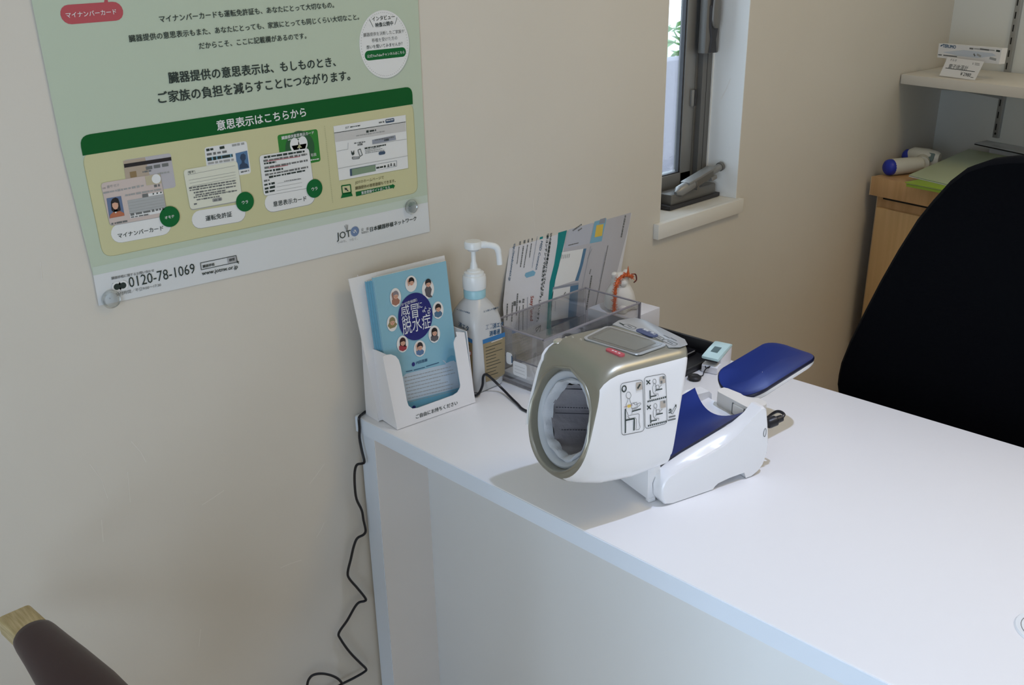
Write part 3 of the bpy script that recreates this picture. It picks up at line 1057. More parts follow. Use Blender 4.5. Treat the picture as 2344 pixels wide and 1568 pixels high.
def c5(x, y):
    return (780 + x / 3.336, 530 + y / 3.336)


def fpt(q, back=0.0):
    """Point on the pocket's front plane, or on a plane `back` metres behind it."""
    return on_plane(q[0], q[1], FP - FN * back, FN)


st = thing('pamphlet_stand', 'white cardboard pamphlet stand with a cut-out front pocket holding blue booklets', 'stand', FP + V((0.075, 0.04, 0)))
b = MB()
BK = 0.042
bp = [fpt(c5(300, 1482), BK), fpt(c5(60, 362), BK), fpt(c5(792, 182), BK)]
wdt = (bp[2] - bp[1]).dot(FU)
br = bp[0] + FU * min(wdt, 0.158)
bp = [FP - FN * BK + FU * ((p - FP).dot(FU)) + FW * max(0.0066, (p - FP).dot(FW)) for p in (bp[0], bp[1], bp[2], br)]
b.prism(bp, -FN * 0.0016, holder_m)
b.build('back_board', st, True)
b = MB()
w0 = (fpt(c5(1030, 1312)) - FP).dot(FU)
pocket = [(0, 0)]
def fuv(x, y):
    p = fpt(c5(x, y)) - FP
    return (p.dot(FU), p.dot(FW))
cut = [(320, 955), (345, 942), (385, 938), (420, 952), (443, 980), (458, 1030), (505, 1290), (518, 1330), (548, 1353), (590, 1348), (860, 1250), (893, 1228), (912, 1195),
       (914, 1170), (866, 870), (865, 845), (876, 815), (888, 800), (880, 766), (945, 770)]
uv = [fuv(x, y) for x, y in cut]
poly = [FP] + [FP + FU * u + FW * v for u, v in uv] + [FP + FU * w0]
b.prism(poly, -FN * 0.0016, holder_m)
b.build('pocket_front', st, True)
for name, u0, vt in (('pocket_side', 0.0, uv[0][1]), ('pocket_side', w0, uv[-1][1])):
    b = MB()
    dirn = FU if u0 == 0 else -FU
    q = [FP + FU * u0 - FN * 0.0016, FP + FU * u0 + FW * vt - FN * 0.0016, FP + FU * u0 + FW * (vt + 0.003) - FN * BK, FP + FU * u0 - FN * BK + FW * 0.0060]
    b.prism(q, dirn * 0.0014, holder_m)
    b.build(name, st, True)
b = MB()
q = [FP + FU * 0.002 - FN * 0.002, FP + FU * (w0 - 0.002) - FN * 0.002, FP + FU * (w0 - 0.002) - FN * BK, FP + FU * 0.002 - FN * BK]
b.prism([V((p.x, p.y, D + 0.0015)) for p in q], V((0, 0, 0.0012)), holder_m)
b.build('pocket_floor', st, True)
for u0 in (bp[0] - FU * 0.001, br - FU * 0.034):
    b = MB()
    base = FP - FN * (BK + 0.0018) + FU * ((u0 - FP).dot(FU)) + FW * 0.0062
    hgt = (bp[1] - FP).dot(FW)
    top = base + FW * (hgt * 0.985)
    q = [base + V((0, 0, 0.0004)), top, base + V((0.003, 0.036, 0.0004))]
    q[0].z = q[2].z = D + 0.0004
    notch = [q[0] + (q[1] - q[0]) * 0.30, q[0] + (q[1] - q[0]) * 0.31 + V((0, 0.006, 0)), q[0] + (q[1] - q[0]) * 0.42 + V((0, 0.006, 0)), q[0] + (q[1] - q[0]) * 0.43]
    b.prism([q[0]] + notch + [q[1], q[2]], FU * 0.0016, holder_m)
    b.build('support_flap', st, True)
b = MB()
b.text('ご自由にお持ちください', fpt(c5(574, 1428)), fpt(c5(892, 1318)), FN, ink_m, 0.0005, 0.015)
lt = b.build('printed_notice', st, True)

# booklets standing in the pocket
BD = 0.006            # how far the front cover stands behind the pocket front
while (fpt(c5(250, 357), BD) - FP).dot(FU) < 0.0095 and BD < 0.0215:
    BD += 0.0005
tl, tr = fpt(c5(250, 357), BD), fpt(c5(803, 222), BD)
u_l, u_r, v_t = (tl - FP).dot(FU), (tr - FP).dot(FU), ((tl - FP).dot(FW) + (tr - FP).dot(FW)) / 2
u_r = min(u_r, u_l + 0.149, w0 - 0.0025)


def bpt(q):
    return fpt(q, BD)


for k in range(4):
    du, dd, dv = -min(0.0026, (u_l - 0.0022) / 3) * k, BD + 0.0048 * k, (0.0 if k == 0 else -0.0035 - 0.001 * k)
    c = [FP - FN * dd + FU * (u_l + du) + FW * 0.0078, FP - FN * dd + FU * (u_r + du * 0.3) + FW * 0.0078,
         FP - FN * dd + FU * (u_r + du * 0.3) + FW * (v_t + dv), FP - FN * dd + FU * (u_l + du) + FW * (v_t + dv)]
    lab = ('blue booklet with a navy oval title, frontmost in the pamphlet stand', 'second blue booklet in the stand, edge showing behind the front one',
           'third blue booklet in the stand, edge showing second from the front', 'rearmost blue booklet in the stand, against its back board')[k]
    t = thing('booklet', lab, 'booklet', FP - FN * dd + FU * 0.07 + FW * 0.0078, 0, 'booklets in the pamphlet stand')
    b = MB()
    b.prism([p - FN * 0.0004 for p in c], -FN * 0.0040, print_white if k else print_white)
    b.build('pages', t, True)
    b = MB()
    b.prism(c, -FN * 0.0004, cover_m)
    e1 = [p - FN * 0.0046 for p in c]
    b.prism(e1, FN * 0.0003, cover_m)
    b.prism([c[0] - FU * 0.0003, c[0] - FU * 0.0003 - FN * 0.0046, c[3] - FU * 0.0003 - FN * 0.0046, c[3] - FU * 0.0003], FU * 0.0004, cover_d if k else cover_m)
    if k == 0:
        o3 = 0.00025
        def g5(x, y, l=1):
            return bpt(c5(x, y)) + FN * (0.00015 * l + o3)
        def ell(cx, cy, rx, ry, m, l, n=40):
            b.poly([g5(cx + rx * math.cos(t) + ry * 0.06 * math.sin(t), cy + ry * math.sin(t) - rx * .18 * math.cos(t), l) for t in [2 * math.pi * i / n for i in range(n)]][::-1], m)
        # lower speech panel and bubbles
        def clampv(p):
            return p
        b.poly([g5(x, y, 1) for x, y in ((470, 1110), (500, 1085), (680, 1040), (880, 995), (900, 1150), (905, 1190), (520, 1305), (500, 1295))], pale_panel)
        b.poly([g5(x, y, 2) for x, y in ((805, 1005), (790, 985), (772, 980), (800, 1010), (815, 1040), (880, 1030), (878, 1000), (862, 985), (835, 990))], pale_panel)
        b.poly([g5(x, y, 1) for x, y in ((803, 1000), (815, 965), (845, 945), (866, 948), (878, 1000))], cover_d)
        b.poly([g5(x, y, 3) for x, y in ((508, 1295), (905, 1195), (905, 1215), (880, 1240), (560, 1345), (525, 1340))], cover_d)
        ell(557, 1340, 14, 12, oval_navy, 4, 16)
        for r in range(8):
            y = 1118 + r * 26
            x = 484 + r * 5
            xe = (840, 855, 870, 760, 815, 860, 850, 885)[r]
            A, B2 = g5(x, y, 4), g5(xe, y - (xe - x) * 0.245, 4)
            t0, L = 0.0, (B2 - A).length
            rnd = random.Random(r)
            while t0 < L:
                d = rnd.uniform(0.002, 0.006)
                b.strip([A + (B2 - A) * (t0 / L), A + (B2 - A) * (min(L, t0 + d) / L)], 0.0011, FN, ink_soft)
                t0 += d + rnd.uniform(0.0006, 0.0014)
        ell(553, 1013, 12, 16, oval_navy, 4, 16)
        b.text('内田直樹', g5(575, 1013, 4), g5(660, 988, 4), FN, navy_ink, 0, 0.02)
        for (x0, y0, x1, y1) in ((496, 1070, 545, 1060), (555, 1058, 640, 1036), (650, 1030, 748, 1000)):
            b.strip([g5(x0, y0, 4), g5(x1, y1, 4)], 0.0013, FN, navy_ink)
        # ring of eight drawn patients
        ppl = ((416, 503, 42, 72, '#8a8288', '#a0705e', '#8f5a48'), (535, 398, 44, 62, '#161318', '#e6e2de', '#d9d4d0'), (664, 440, 46, 72, '#1d1b1f', '#58555a', '#6a676c'),
               (740, 600, 42, 66, '#2a211f', '#4d6f8c', '#3f5f80'), (390, 700, 40, 62, '#8d835f', '#8d8157', '#857a55'), (712, 783, 44, 66, '#1c1617', '#5d5a60', '#56595f'),
               (470, 858, 44, 64, '#3a1c1c', '#a03a44', '#b0505a'), (601, 893, 45, 62, '#2b2428', '#5a78a0', '#4a6890'))
        for i, (cx, cy, rx, ry, hair, c_a, c_b) in enumerate(ppl):
            ell(cx, cy, rx, ry, oval_white, 4, 28)
            hm = mat('hair_tint', hair, 0.6)
            bm_ = mat('garment_tint', c_a, 0.6)
            if i == 2:
                b.poly([g5(x, y, 6) for x, y in ((cx - 26, cy + 4), (cx - 12, cy - 22), (cx + 14, cy - 26), (cx + 28, cy + 0), (cx + 20, cy + 40), (cx + 34, cy + 60), (cx + 6, cy + 64), (cx - 16, cy + 50))], bm_)
                hy = -44
            elif i == 4:
                b.poly([g5(x, y, 6) for x, y in ((cx - 34, cy + 20), (cx - 20, cy - 10), (cx + 20, cy - 12), (cx + 38, cy + 6), (cx + 20, cy + 30), (cx - 16, cy + 42))], bm_)
                hy = -12
            else:
                b.poly([g5(x, y, 6) for x, y in ((cx - 26, cy + ry * .72), (cx - 28, cy + ry * .3), (cx - 10, cy + ry * .08), (cx + 14, cy + ry * .02), (cx + 32, cy + ry * .3), (cx + 28, cy + ry * .62), (cx + 2, cy + ry * .86))], bm_)
                hy = -ry * 0.22
            ell(cx, cy + hy - 6, 23, 30, hm, 7, 20)
            if i in (6, 5):
                b.poly([g5(x, y, 6) for x, y in ((cx - 22, cy + hy), (cx + 22, cy + hy - 6), (cx + 24, cy + hy + 34), (cx - 20, cy + hy + 40))], hm)
            ell(cx + 1, cy + hy + 6, 17, 21, skin_print, 8, 18)
            b.poly([g5(x, y, 9) for x, y in ((cx - 17, cy + hy + 1), (cx - 10, cy + hy - 16), (cx + 10, cy + hy - 20), (cx + 18, cy + hy - 4), (cx + 4, cy + hy - 8))], hm)
            for ex in (-7, 6):
                ell(cx + ex, cy + hy + 6 - ex * .2, 2.4, 2.8, ink_m, 10, 8)
            b.strip([g5(cx - 4, cy + hy + 18, 10), g5(cx + 5, cy + hy + 16, 10)], 0.0007, FN, red_m)
            if i in (1, 0, 7):
                b.strip([g5(cx - 20, cy + hy + 30, 10), g5(cx - 28, cy + hy - 6, 10), g5(cx - 22, cy + hy - 22, 10)], 0.0020, FN, skin_print if i else bm_)
        # navy oval with its title
        ell(567, 648, 130, 180, oval_navy, 5, 56)
        b.text('（かぜ症候群）', g5(452, 572, 8), g5(580, 530, 8), FN, print_white, 0, 0.0)
        b.text('感冒', g5(462, 672, 8), g5(592, 643, 8), FN, print_white, 0, 0.0, 1.5)
        b.text('に', g5(592, 585, 8), g5(620, 578, 8), FN, print_white, 0, 0.0, 1.35)
        b.text('よる', g5(618, 610, 8), g5(676, 628, 8), FN, print_white, 0, 0.0, 1.35)
        b.text('脱水症', g5(474, 780, 8), g5(688, 722, 8), FN, print_white, 0, 0.0, 1.45)
    cv = b.build('cover', t, True)

# ------------------------------------------------------------------ hand sanitiser bottle
BX, BY, BW = 0.2175, -0.0585, 0.067
bt = thing('sanitizer_bottle', 'square translucent pump bottle of hand sanitizer beside the pamphlet stand', 'bottle', (BX, BY, D))
b = MB()
def sq(w, r, z, n=6):
    return [V((x, y, z)) for x, y in rrect(w, w, min(r, w / 2 - 1e-4), n)]
b.loft([sq(0.058, 0.012, 0.0005), sq(0.064, 0.012, 0.002), sq(BW, 0.011, 0.006), sq(BW, 0.011, 0.112), sq(BW - 0.001, 0.012, 0.121), sq(0.061, 0.016, 0.134),
        sq(0.047, 0.0175, 0.148), sq(0.037, 0.0175, 0.1555), sq(0.034, 0.0168, 0.158)], bottle_m)
b.build('bottle_body', bt)
b = MB()
b.lathe([(0.0165, 0.157), (0.0182, 0.159), (0.0185, 0.170), (0.0172, 0.173)], (0, 0, 0), (0, 0, 1), aqua_m)
b.build('neck_band', bt)
b = MB()
b.lathe([(0.0185, 0.173), (0.0196, 0.175), (0.0196, 0.192), (0.0186, 0.1955), (0.0165, 0.1962), (0.0162, 0.2005), (0.0120, 0.2025), (0.0112, 0.2045), (0.0075, 0.2060), (0.0062, 0.208)], (0, 0, 0), (0, 0, 1), pump_m)
b.build('screw_cap', bt)
b = MB()
b.lathe([(0.0066, 0.207), (0.0060, 0.212), (0.0040, 0.219), (0.0040, 0.238)], (0, 0, 0), (0, 0, 1), pump_m, 20)
b.build('pump_stem', bt)
b = MB()
b.lathe([(0.0055, 0.2355), (0.0085, 0.2365), (0.0110, 0.2400), (0.0142, 0.2410), (0.0146, 0.2500), (0.0130, 0.2525), (0.004, 0.2530)], (0, 0, 0), (0, 0, 1), pump_m)
sd = V((0.75, -0.66, 0)).normalized()
z0 = V((0, 0, 0.2462))
sp = sm_path([z0 + sd * 0.006, z0 + sd * 0.020 + V((0, 0, -0.0005)), z0 + sd * 0.0335 + V((0, 0, -0.0032)), z0 + sd * 0.0395 + V((0, 0, -0.0085)), z0 + sd * 0.0415 + V((0, 0, -0.020)), z0 + sd * 0.0425 + V((0, 0, -0.0345))], 5)
b.tube(sp, [0.0062] * 6 + [0.0054] * 12 + [0.0048] * (len(sp) - 18), pump_m, 14)
b.build('pump_head', bt)
# printing on the two visible faces
def yl(x, y, l=0):
    return on_plane(*c5(x, y), (0, BY - BW / 2 - 0.0004 - 0.00015 * l, 0), (0, 1, 0))
def xl(x, y, l=0):
    return on_plane(*c5(x, y), (BX - BW / 2 - 0.0004 - 0.00015 * l, 0, 0), (1, 0, 0))
b = MB()
b.poly([yl(x, y) for x, y in ((1086, 858), (1254, 800), (1254, 985), (1252, 1085), (1190, 1132), (1108, 1150))], gold_label)
b.poly([yl(x, y, 1) for x, y in ((1084, 828), (1254, 768), (1254, 802), (1086, 860))], blue_label)
b.text('エコ', yl(1106, 752, 1), yl(1160, 738, 1), (0, -1, 0), grey_print, 0, 0.0, 1.3)
b.text('消エタ', yl(1162, 740, 1), yl(1240, 720, 1), (0, -1, 0), navy_ink, 0, 0.02, 1.2)
b.text('消毒液', yl(1136, 797, 1), yl(1216, 775, 1), (0, -1, 0), navy_ink, 0, 0.03, 1.15)
for k in range(10):
    rnd = random.Random(k)
    x0 = 1106 + k
    e = rnd.uniform(1170, 1238)
    y0 = 890 + k * 24
    b.strip([yl(x0, y0, 2), yl(e, y0 - (e - x0) * .33, 2)], 0.0009, (0, -1, 0), ink_m)
b.strip([yl(1118, 1148, 2), yl(1244, 1098, 2)], 0.0010, (0, -1, 0), ink_soft)
b.strip([yl(1150, 846, 2), yl(1235, 815, 2)], 0.0011, (0, -1, 0), print_white)
# left face
b.poly([xl(x, y) for x, y in ((890, 770), (1005, 832), (1008, 1075), (1004, 1140), (890, 1085))], gold_label)
b.poly([xl(x, y, 1) for x, y in ((890, 766), (1004, 825), (1005, 855), (890, 797))], blue_label)
b.text('消エタ', xl(898, 722, 1), xl(976, 762, 1), (-1, 0, 0), navy_ink, 0, 0.02, 1.2)
b.poly([xl(x, y, 1) for x, y in ((945, 905), (998, 915), (998, 948), (945, 938))], red_m)
b.poly([xl(x, y, 2) for x, y in ((950, 912), (994, 919), (994, 942), (950, 935))], print_white)
for k in range(6):
    b.strip([xl(900, 830 + 30 * k, 2), xl(985, 868 + 30 * k, 2)], 0.0009, (-1, 0, 0), ink_m)
# shoulder
bm0 = bmesh.new()
sh_me = bt.children[0].data
tree = BVHTree.FromPolygons([tuple(v.co) for v in sh_me.vertices], [tuple(p.vertices) for p in sh_me.polygons])
bm0.free()
def on_sh(p):
    l = p - V((BX, BY, D))
    d = (l - (EYE - V((BX, BY, D)))).normalized()
    h = tree.ray_cast(EYE - V((BX, BY, D)), d)
    return (h[0] - d * 0.0006 + V((BX, BY, D))) if h[0] is not None else p
for (s, a, e) in (('エコ消エタ消毒液', (1092, 618), (1205, 585)), ('エコ消エタ消毒液', (884, 598), (984, 628))):
    A, B2 = yl(*a), yl(*e)
    n = (EYE - A).normalized()
    b.text(s, A, B2, n, navy_ink, 0, 0.01, 1.0, on_sh)
b.build('printed_label', bt, True)

# ------------------------------------------------------------------ leaflet leaning on the wall
def c6(x, y):
    return (1100 + x / 3.4087, 440 + y / 3.4087)
LP = V((0.5, -0.020, D))
LN = V((0.0, -1.0, 0.10)).normalized()
def lp(q, l=0):
    return on_plane(q[0], q[1], LP + LN * (0.00014 * l), LN)
def l6(x, y, l=1):
    return lp(c6(x, y), l)
lf = MB()
def lpoly(pts, m, l):
    lf.poly([l6(x, y, l) for x, y in pts], m)
edge = [(240, 342), (605, 228), (900, 150), (1000, 120), (1195, 76), (1160, 260), (1122, 470), (1105, 560), (1092, 650), (1050, 900), (1010, 1100), (960, 1290), (230, 1330), (190, 1150), (175, 880), (200, 640)]
lf.prism([p if p.z > D + 0.0012 else V((p.x, LP.y + 0.10 * 0.0012, D + 0.0012)) for p in (l6(x, y, 0) for x, y in edge)], -LN * 0.0003, flyer_m)
lpoly(((680, 222), (1186, 90), (1160, 250), (1045, 700), (1000, 1000), (820, 1040), (560, 1060)), mat('pale_grey_lilac_print', (0.50, 0.505, 0.56), 0.5), 1)
lpoly(((606, 232), (680, 218), (676, 290), (655, 390), (625, 520), (585, 680), (562, 820), (552, 960), (548, 1110), (512, 1120), (520, 990), (528, 850), (540, 700), (575, 560), (600, 400), (608, 290)), teal_m, 2)
lpoly(((700, 240), (845, 205), (885, 210), (850, 400), (655, 438), (680, 330)), flyer_lil, 2)
lpoly(((896, 195), (985, 180), (978, 235), (962, 300), (945, 382), (852, 400), (878, 290)), sky_blue, 3)
lpoly(((905, 258), (960, 248), (948, 340), (890, 352)), yellow_m, 4)
lpoly(((935, 200), (978, 192), (970, 240), (925, 248)), grey_print, 4)
lpoly(((630, 470), (805, 440), (770, 590), (735, 690), (570, 745), (588, 660)), print_white, 2)
lpoly(((803, 442), (826, 438), (800, 560), (762, 690), (738, 692), (775, 570)), flyer_blue, 3)
lpoly(((565, 750), (700, 722), (690, 850), (682, 980), (552, 1010), (552, 880)), print_white, 2)
lpoly(((703, 720), (765, 706), (757, 850), (745, 970), (682, 980), (692, 850)), flyer_blue, 3)
lpoly(((565, 742), (765, 704), (763, 722), (563, 760)), grey_print, 4)
lpoly(((552, 1005), (745, 965), (776, 975), (770, 1060), (640, 1090), (550, 1110)), flyer_navy, 3)
lpoly(((345, 650), (352, 630), (410, 610), (430, 625), (420, 650), (360, 668)), sky_blue, 3)
def ltext(s, a, e, m, bold=0.0, ysc=1.0, l=4):
    lf.text(s, l6(*a, l), l6(*e, l), LN, m, 0, bold, ysc)
ltext('http://msdconnect.jp', (262, 385), (220, 690), navy_ink, 0.01, 0.9)
ltext('MSD Connect', (472, 380), (428, 605), navy_ink, 0.01, 0.8)
lpoly(((466, 330), (490, 325), (486, 362), (461, 368)), teal_m, 3)
ltext('MSDの医療関係者向けウェブサイトは、', (550, 292), (472, 820), ink_m, 0.03, 0.8)
ltext('最新コンテンツで先生方をサポートしています。', (522, 300), (438, 1010), ink_m, 0.03, 0.8)
ltext('StayTuned', (392, 812), (388, 1005), mat('brick_red_ink', (0.38, 0.10, 0.08), 0.5), 0.02, 1.0)
for (x0, y0, x1, y1, w) in ((310, 375, 308, 410, .004), (302, 425, 285, 560, .0016), (345, 365, 342, 400, .005), (336, 420, 312, 585, .0026), (375, 355, 372, 395, .004), (368, 410, 338, 590, .0022),
                            (405, 345, 402, 385, .003), (398, 400, 382, 510, .0022), (445, 335, 402, 590, .0013), (290, 790, 280, 960, .003), (308, 845, 305, 870, .005), (305, 890, 298, 1080, .0018),
                            (336, 832, 333, 862, .005), (334, 880, 330, 1075, .002), (250, 860, 244, 1010, .003), (268, 850, 266, 890, .006), (210, 870, 205, 1000, .003), (368, 820, 362, 1080, .001),
                            (1132, 180, 1098, 352, .004), (995, 415, 900, 880, .0018), (975, 470, 930, 700, .001), (868, 650, 825, 920, .0036), (862, 600, 850, 640, .002), (870, 440, 835, 520, .0014), (860, 420, 790, 760, .001),
                            (800, 225, 760, 235, .0016), (790, 250, 720, 300, .003), (792, 280, 760, 300, .0024), (765, 395, 685, 415, .0018), (585, 850, 582, 930, .0014), (665, 780, 650, 800, .002)):
    p, q = l6(x0, y0, 5), l6(x1, y1, 5)
    L = (q - p).length
    t0 = 0.0
    rnd = random.Random(x0)
    while t0 < L:
        d = rnd.uniform(0.6, 1.7) * max(w, 0.0016)
        lf.strip([p + (q - p) * (t0 / L), p + (q - p) * (min(L, t0 + d) / L)], w, LN, ink2 if w > .0015 else grey_print)
        t0 += d + max(w, .0016) * rnd.uniform(0.12, 0.4)
for k in range(5):
    lf.strip([l6(640 + k * 14, 488 - 2 * k, 5), l6(632 + k * 14, 520 - 2 * k, 5)], 0.0010, LN, ink2)
for a, e in (((430, 1065), (470, 1040)), ((470, 1040), (462, 1090)), ((432, 1068), (436, 1088)), ((436, 1088), (462, 1050))):
    lf.strip([l6(*a, 5), l6(*e, 5)], 0.0014, LN, ink_m)
leaf = lf.build('leaflet')
tag(leaf, 'large white printed leaflet with a teal curve, standing sideways against the wall', 'leaflet')

# ------------------------------------------------------------------ clear acrylic tray in front of it
AX0, AX1, AY0, AY1, AH = 0.2575, 0.512, -0.178, -0.047, 0.100
ac = thing('acrylic_tray', 'clear acrylic desk tray between the pump bottle and the blood pressure monitor', 'tray', (0.385, -0.112, D))
t_ = 0.0028
for nm, lo, hi in (('front_wall', (AX0, AY0, D + .001), (AX1, AY0 + t_, D + AH)), ('rear_wall', (AX0, AY1 - t_, D + .001), (AX1, AY1, D + AH)),
                   ('side_wall', (AX0, AY0 + t_, D + .001), (AX0 + t_, AY1 - t_, D + AH)), ('side_wall', (AX1 - t_, AY0 + t_, D + .001), (AX1, AY1 - t_, D + AH))):
    b = MB()
    b.box(lo, hi, acryl)
    # polished edges read darker than the faces
    e = 0.0007
    b.box((lo[0] - e, lo[1] - e, hi[2] - 0.0016), (hi[0] + e, hi[1] + e, hi[2] + 0.0002), acryl_edge)
    if nm == 'front_wall':
        b.box((hi[0] - 0.002, lo[1] - e, lo[2]), (hi[0] + e, hi[1] + e, hi[2]), acryl_edge)
    b.build(nm, ac, True)
b = MB()
b.box((AX0, AY0, D + 0.0003), (AX1, AY1, D + 0.0028), acryl)
b.box((AX0 - .0005, AY0 - .0005, D + 0.0008), (AX0 + .001, AY1, D + 0.0022), acryl_edge)
b.build('tray_base', ac, True)
b = MB()
b.box((AX0 + t_, AY0 + t_, D + 0.046), (AX1 - t_, AY1 - t_, D + 0.0475), acryl)
b.box((AX0 + t_, AY0 + t_, D + 0.0455), (AX0 + t_ + 0.001, AY1 - t_, D + 0.048), acryl_edge)
b.build('inner_shelf', ac, True)
for (y0, y1, z0, z1) in ((-0.0905, -0.1045, 0.036, 0.057), (-0.1065, -0.1385, 0.020, 0.0455)):
    b = MB()
    pts = [V((AX0 - 0.0012, (y0 + y1) / 2 + x, D + (z0 + z1) / 2 + z)) for x, z in rrect(abs(y1 - y0), z1 - z0, 0.004, 5)]
    b.prism(pts, V((-0.0006, 0, 0)), shadow_free_white)
    if z0 < 0.03:
        for k in range(1, 4):
            b.strip([V((AX0 - 0.00195, y0 - 0.004, D + z0 + k * 0.006)), V((AX0 - 0.00195, y1 + 0.004, D + z0 + k * 0.006))], 0.0005, (-1, 0, 0), ink_soft)
    else:
        b.box((AX0 - 0.0022, y1 - 0.0004, D + z0 + 0.004), (AX0 - 0.0012, y1 + 0.0012, D + z1 - 0.004), navy_ink)
    lb = b.build('paper_label', ac, True)
    lb['label'] = 'small white paper label'
# masks / slips lying in the tray
b = MB()
b.box((0.272, -0.165, D + 0.0032), (0.40, -0.065, D + 0.0102), print_white, 0.001)
sl = b.build('paper_slip_pad')
tag(sl, 'pad of white paper slips lying in the bottom of the clear acrylic tray', 'paper pad')

# white box beside the tray, with a small figurine on it
b = MB()
b.box((0.5165, -0.150, D + 0.0002), (0.612, -0.050, D + 0.058), mat('white_carton', (0.74, 0.74, 0.77), 0.5), 0.0012)
wbx = b.build('white_carton')
tag(wbx, 'low white carton right of the acrylic tray with a figurine on top', 'box')
fc = on_desk(1414, 722, 0.0583)
fg = thing('figurine', 'small milky white animal figurine draped with orange tinsel', 'figurine', (0.553, -0.098, D + 0.0582))
fg.scale = (1.22, 1.22, 1.22)
b = MB()
up_ = V((0, 0, 1))
b.lathe([(0.004, 0.0), (0.018, 0.0005), (0.0235, 0.006), (0.0245, 0.016), (0.0215, 0.028), (0.0165, 0.037), (0.0135, 0.042), (0.014, 0.047), (0.0125, 0.054), (0.007, 0.0585), (0.001, 0.0595)], (0, 0, 0), up_, wax_m, 28)
for s in (-1, 1):
    b.lathe([(0.0045, 0), (0.0055, 0.004), (0.004, 0.009), (0.001, 0.0105)], V((0.009 * s, -0.002 * s, 0.052)), V((0.5 * s, 0, 1)), wax_m, 12)
    b.lathe([(0.006, 0), (0.0075, 0.006), (0.005, 0.012), (0.001, 0.014)], V((0.012, -0.012, 0.006)) if s > 0 else V((-0.014, -0.012, 0.006)), V((0.1 * s, -1, 0.1)), wax_m, 12)
b.lathe([(0.006, 0), (0.005, 0.004), (0.001, 0.006)], (-0.006, -0.011, 0.046), (-0.5, -0.8, 0), wax_m, 12)
b.build('body', fg)
b = MB()
gp = sm_path([V((0.014, -0.012, 0.050)), V((0.004, -0.016, 0.056)), V((-0.008, -0.013, 0.058)), V((-0.016, -0.008, 0.052)), V((-0.023, -0.010, 0.042)), V((-0.027, -0.012, 0.028)), V((-0.0285, -0.012, 0.014)), V((-0.031, -0.014, 0.004))], 5)
b.tube(gp, 0.0022, orange_m, 8)
rnd = random.Random(5)
for p in gp:
    for k in range(5):
        dr = V((rnd.uniform(-1, 1), rnd.uniform(-1, 1), rnd.uniform(-0.6, 1))).normalized()
        b.tube([p, p + dr * rnd.uniform(0.004, 0.008)], [0.0010, 0.0002], orange_m, 5)
b.tube([V((0.001, -0.014, 0.058)), V((0.001, -0.014, 0.072))], [0.0026, 0.0003], orange_m, 6)
b.tube(sm_path([V((0.012, -0.013, 0.056)), V((0.020, -0.014, 0.054)), V((0.020, -0.016, 0.046)), V((0.014, -0.016, 0.043))], 5), 0.0011, mat('dark_red_ribbon', (0.10, 0.02, 0.015), 0.4), 8)
b.build('tinsel_garland', fg)

# ------------------------------------------------------------------ black tray and pulse oximeter at the far edge
bt2 = thing('black_tray', 'shallow glossy black tray at the far desk edge behind the monitor', 'tray', (0.51, -0.21, D))
tx0, tx1, ty0, ty1 = 0.432, 0.588, -0.303, -0.165
b = MB()
b.box((tx0, ty0, D + 0.0004), (tx1, ty1, D + 0.0035), black_pl, 0.001)
b.build('tray_base', bt2, True)
for lo, hi in (((tx1 - 0.006, ty0, D + .003), (tx1, ty1, D + 0.030)), ((tx0, ty1 - 0.004, D + .003), (tx1 - 0.006, ty1, D + 0.030)), ((tx0, ty0, D + .003), (tx1 - 0.006, ty0 + 0.004, D + 0.012)),
               ((tx0, ty0 + .004, D + .003), (tx0 + .004, ty1 - .004, D + 0.012))):
    b = MB()
    b.box(lo, hi, black_pl, 0.001)
    b.build('tray_wall', bt2, True)
ph = thing('black_slab', 'flat black glossy device lying inside the black tray', 'device', (0.52, -0.22, D + 0.004))
b = MB()
gl_blk = mat('glossy_black', (0.006, 0.006, 0.008), 0.08)
b.box((0.462, -0.262, D + 0.0038), (0.575, -0.190, D + 0.0125), gl_blk, 0.002)
b.build('casing', ph, True)
b = MB()
b.tube([V((0.470, -0.2615, D + 0.0115)), V((0.567, -0.2615, D + 0.0115))], 0.0012, alu_l, 8)
b.build('trim_strip', ph, True)

ox = thing('pulse_oximeter', 'white and mint fingertip pulse oximeter standing on its side by the blue hand rest', 'pulse oximeter', (0.525, -0.322, D))
OA, OB, OC = on_desk(1612, 849), on_desk(1641, 859), on_desk(1674, 832)
ou = (OC - OB)
ou.z = 0
ol = 0.062
ou.normalize()
ov = V((-ou.y, ou.x, 0))
ow = 0.030
def op(u, v, z):
    return OB + ou * u + ov * v + V((0, 0, z))
b = MB()   # lower jaw
side = [(0.0, 0.0008), (0.060, 0.0008), (0.061, 0.004), (0.061, 0.0335), (0.020, 0.0255), (0.016, 0.0225), (0.016, 0.0160), (0.003, 0.0150), (0.0, 0.0125)]
b.prism([op(u, 0.0, z) for u, z in side], ov * ow, oxi_white, 0.0018)
b.build('lower_shell', ox, True)
b = MB()
side = [(0.000, 0.0262), (0.004, 0.0238), (0.018, 0.0252), (0.0625, 0.0342), (0.0625, 0.0372), (0.054, 0.0400), (0.030, 0.0368), (0.006, 0.0320), (0.000, 0.0300)]
b.prism([op(u - 0.001, -0.0005, z) for u, z in side], ov * (ow + 0.001), mint_m, 0.0018)
us = b.build('upper_shell', ox, True)
us['label'] = 'mint green lid'
b = MB()
sl_ = (0.0400 - 0.0320) / 0.048
def otop(u, v, e=0.0004):
    return op(u - 0.001, v, (0.0368 + (u - 0.030) * 0.2 if u < 0.030 else 0.0368 + (u - 0.030) * 0.1333) + e)
b.add([otop(u, v) for u in (0.017, 0.030, 0.036) for v in (0.0085, 0.0215)], [[0, 2, 3, 1], [2, 4, 5, 3]], scr_m)
b.build('screen', ox, True)
b = MB()
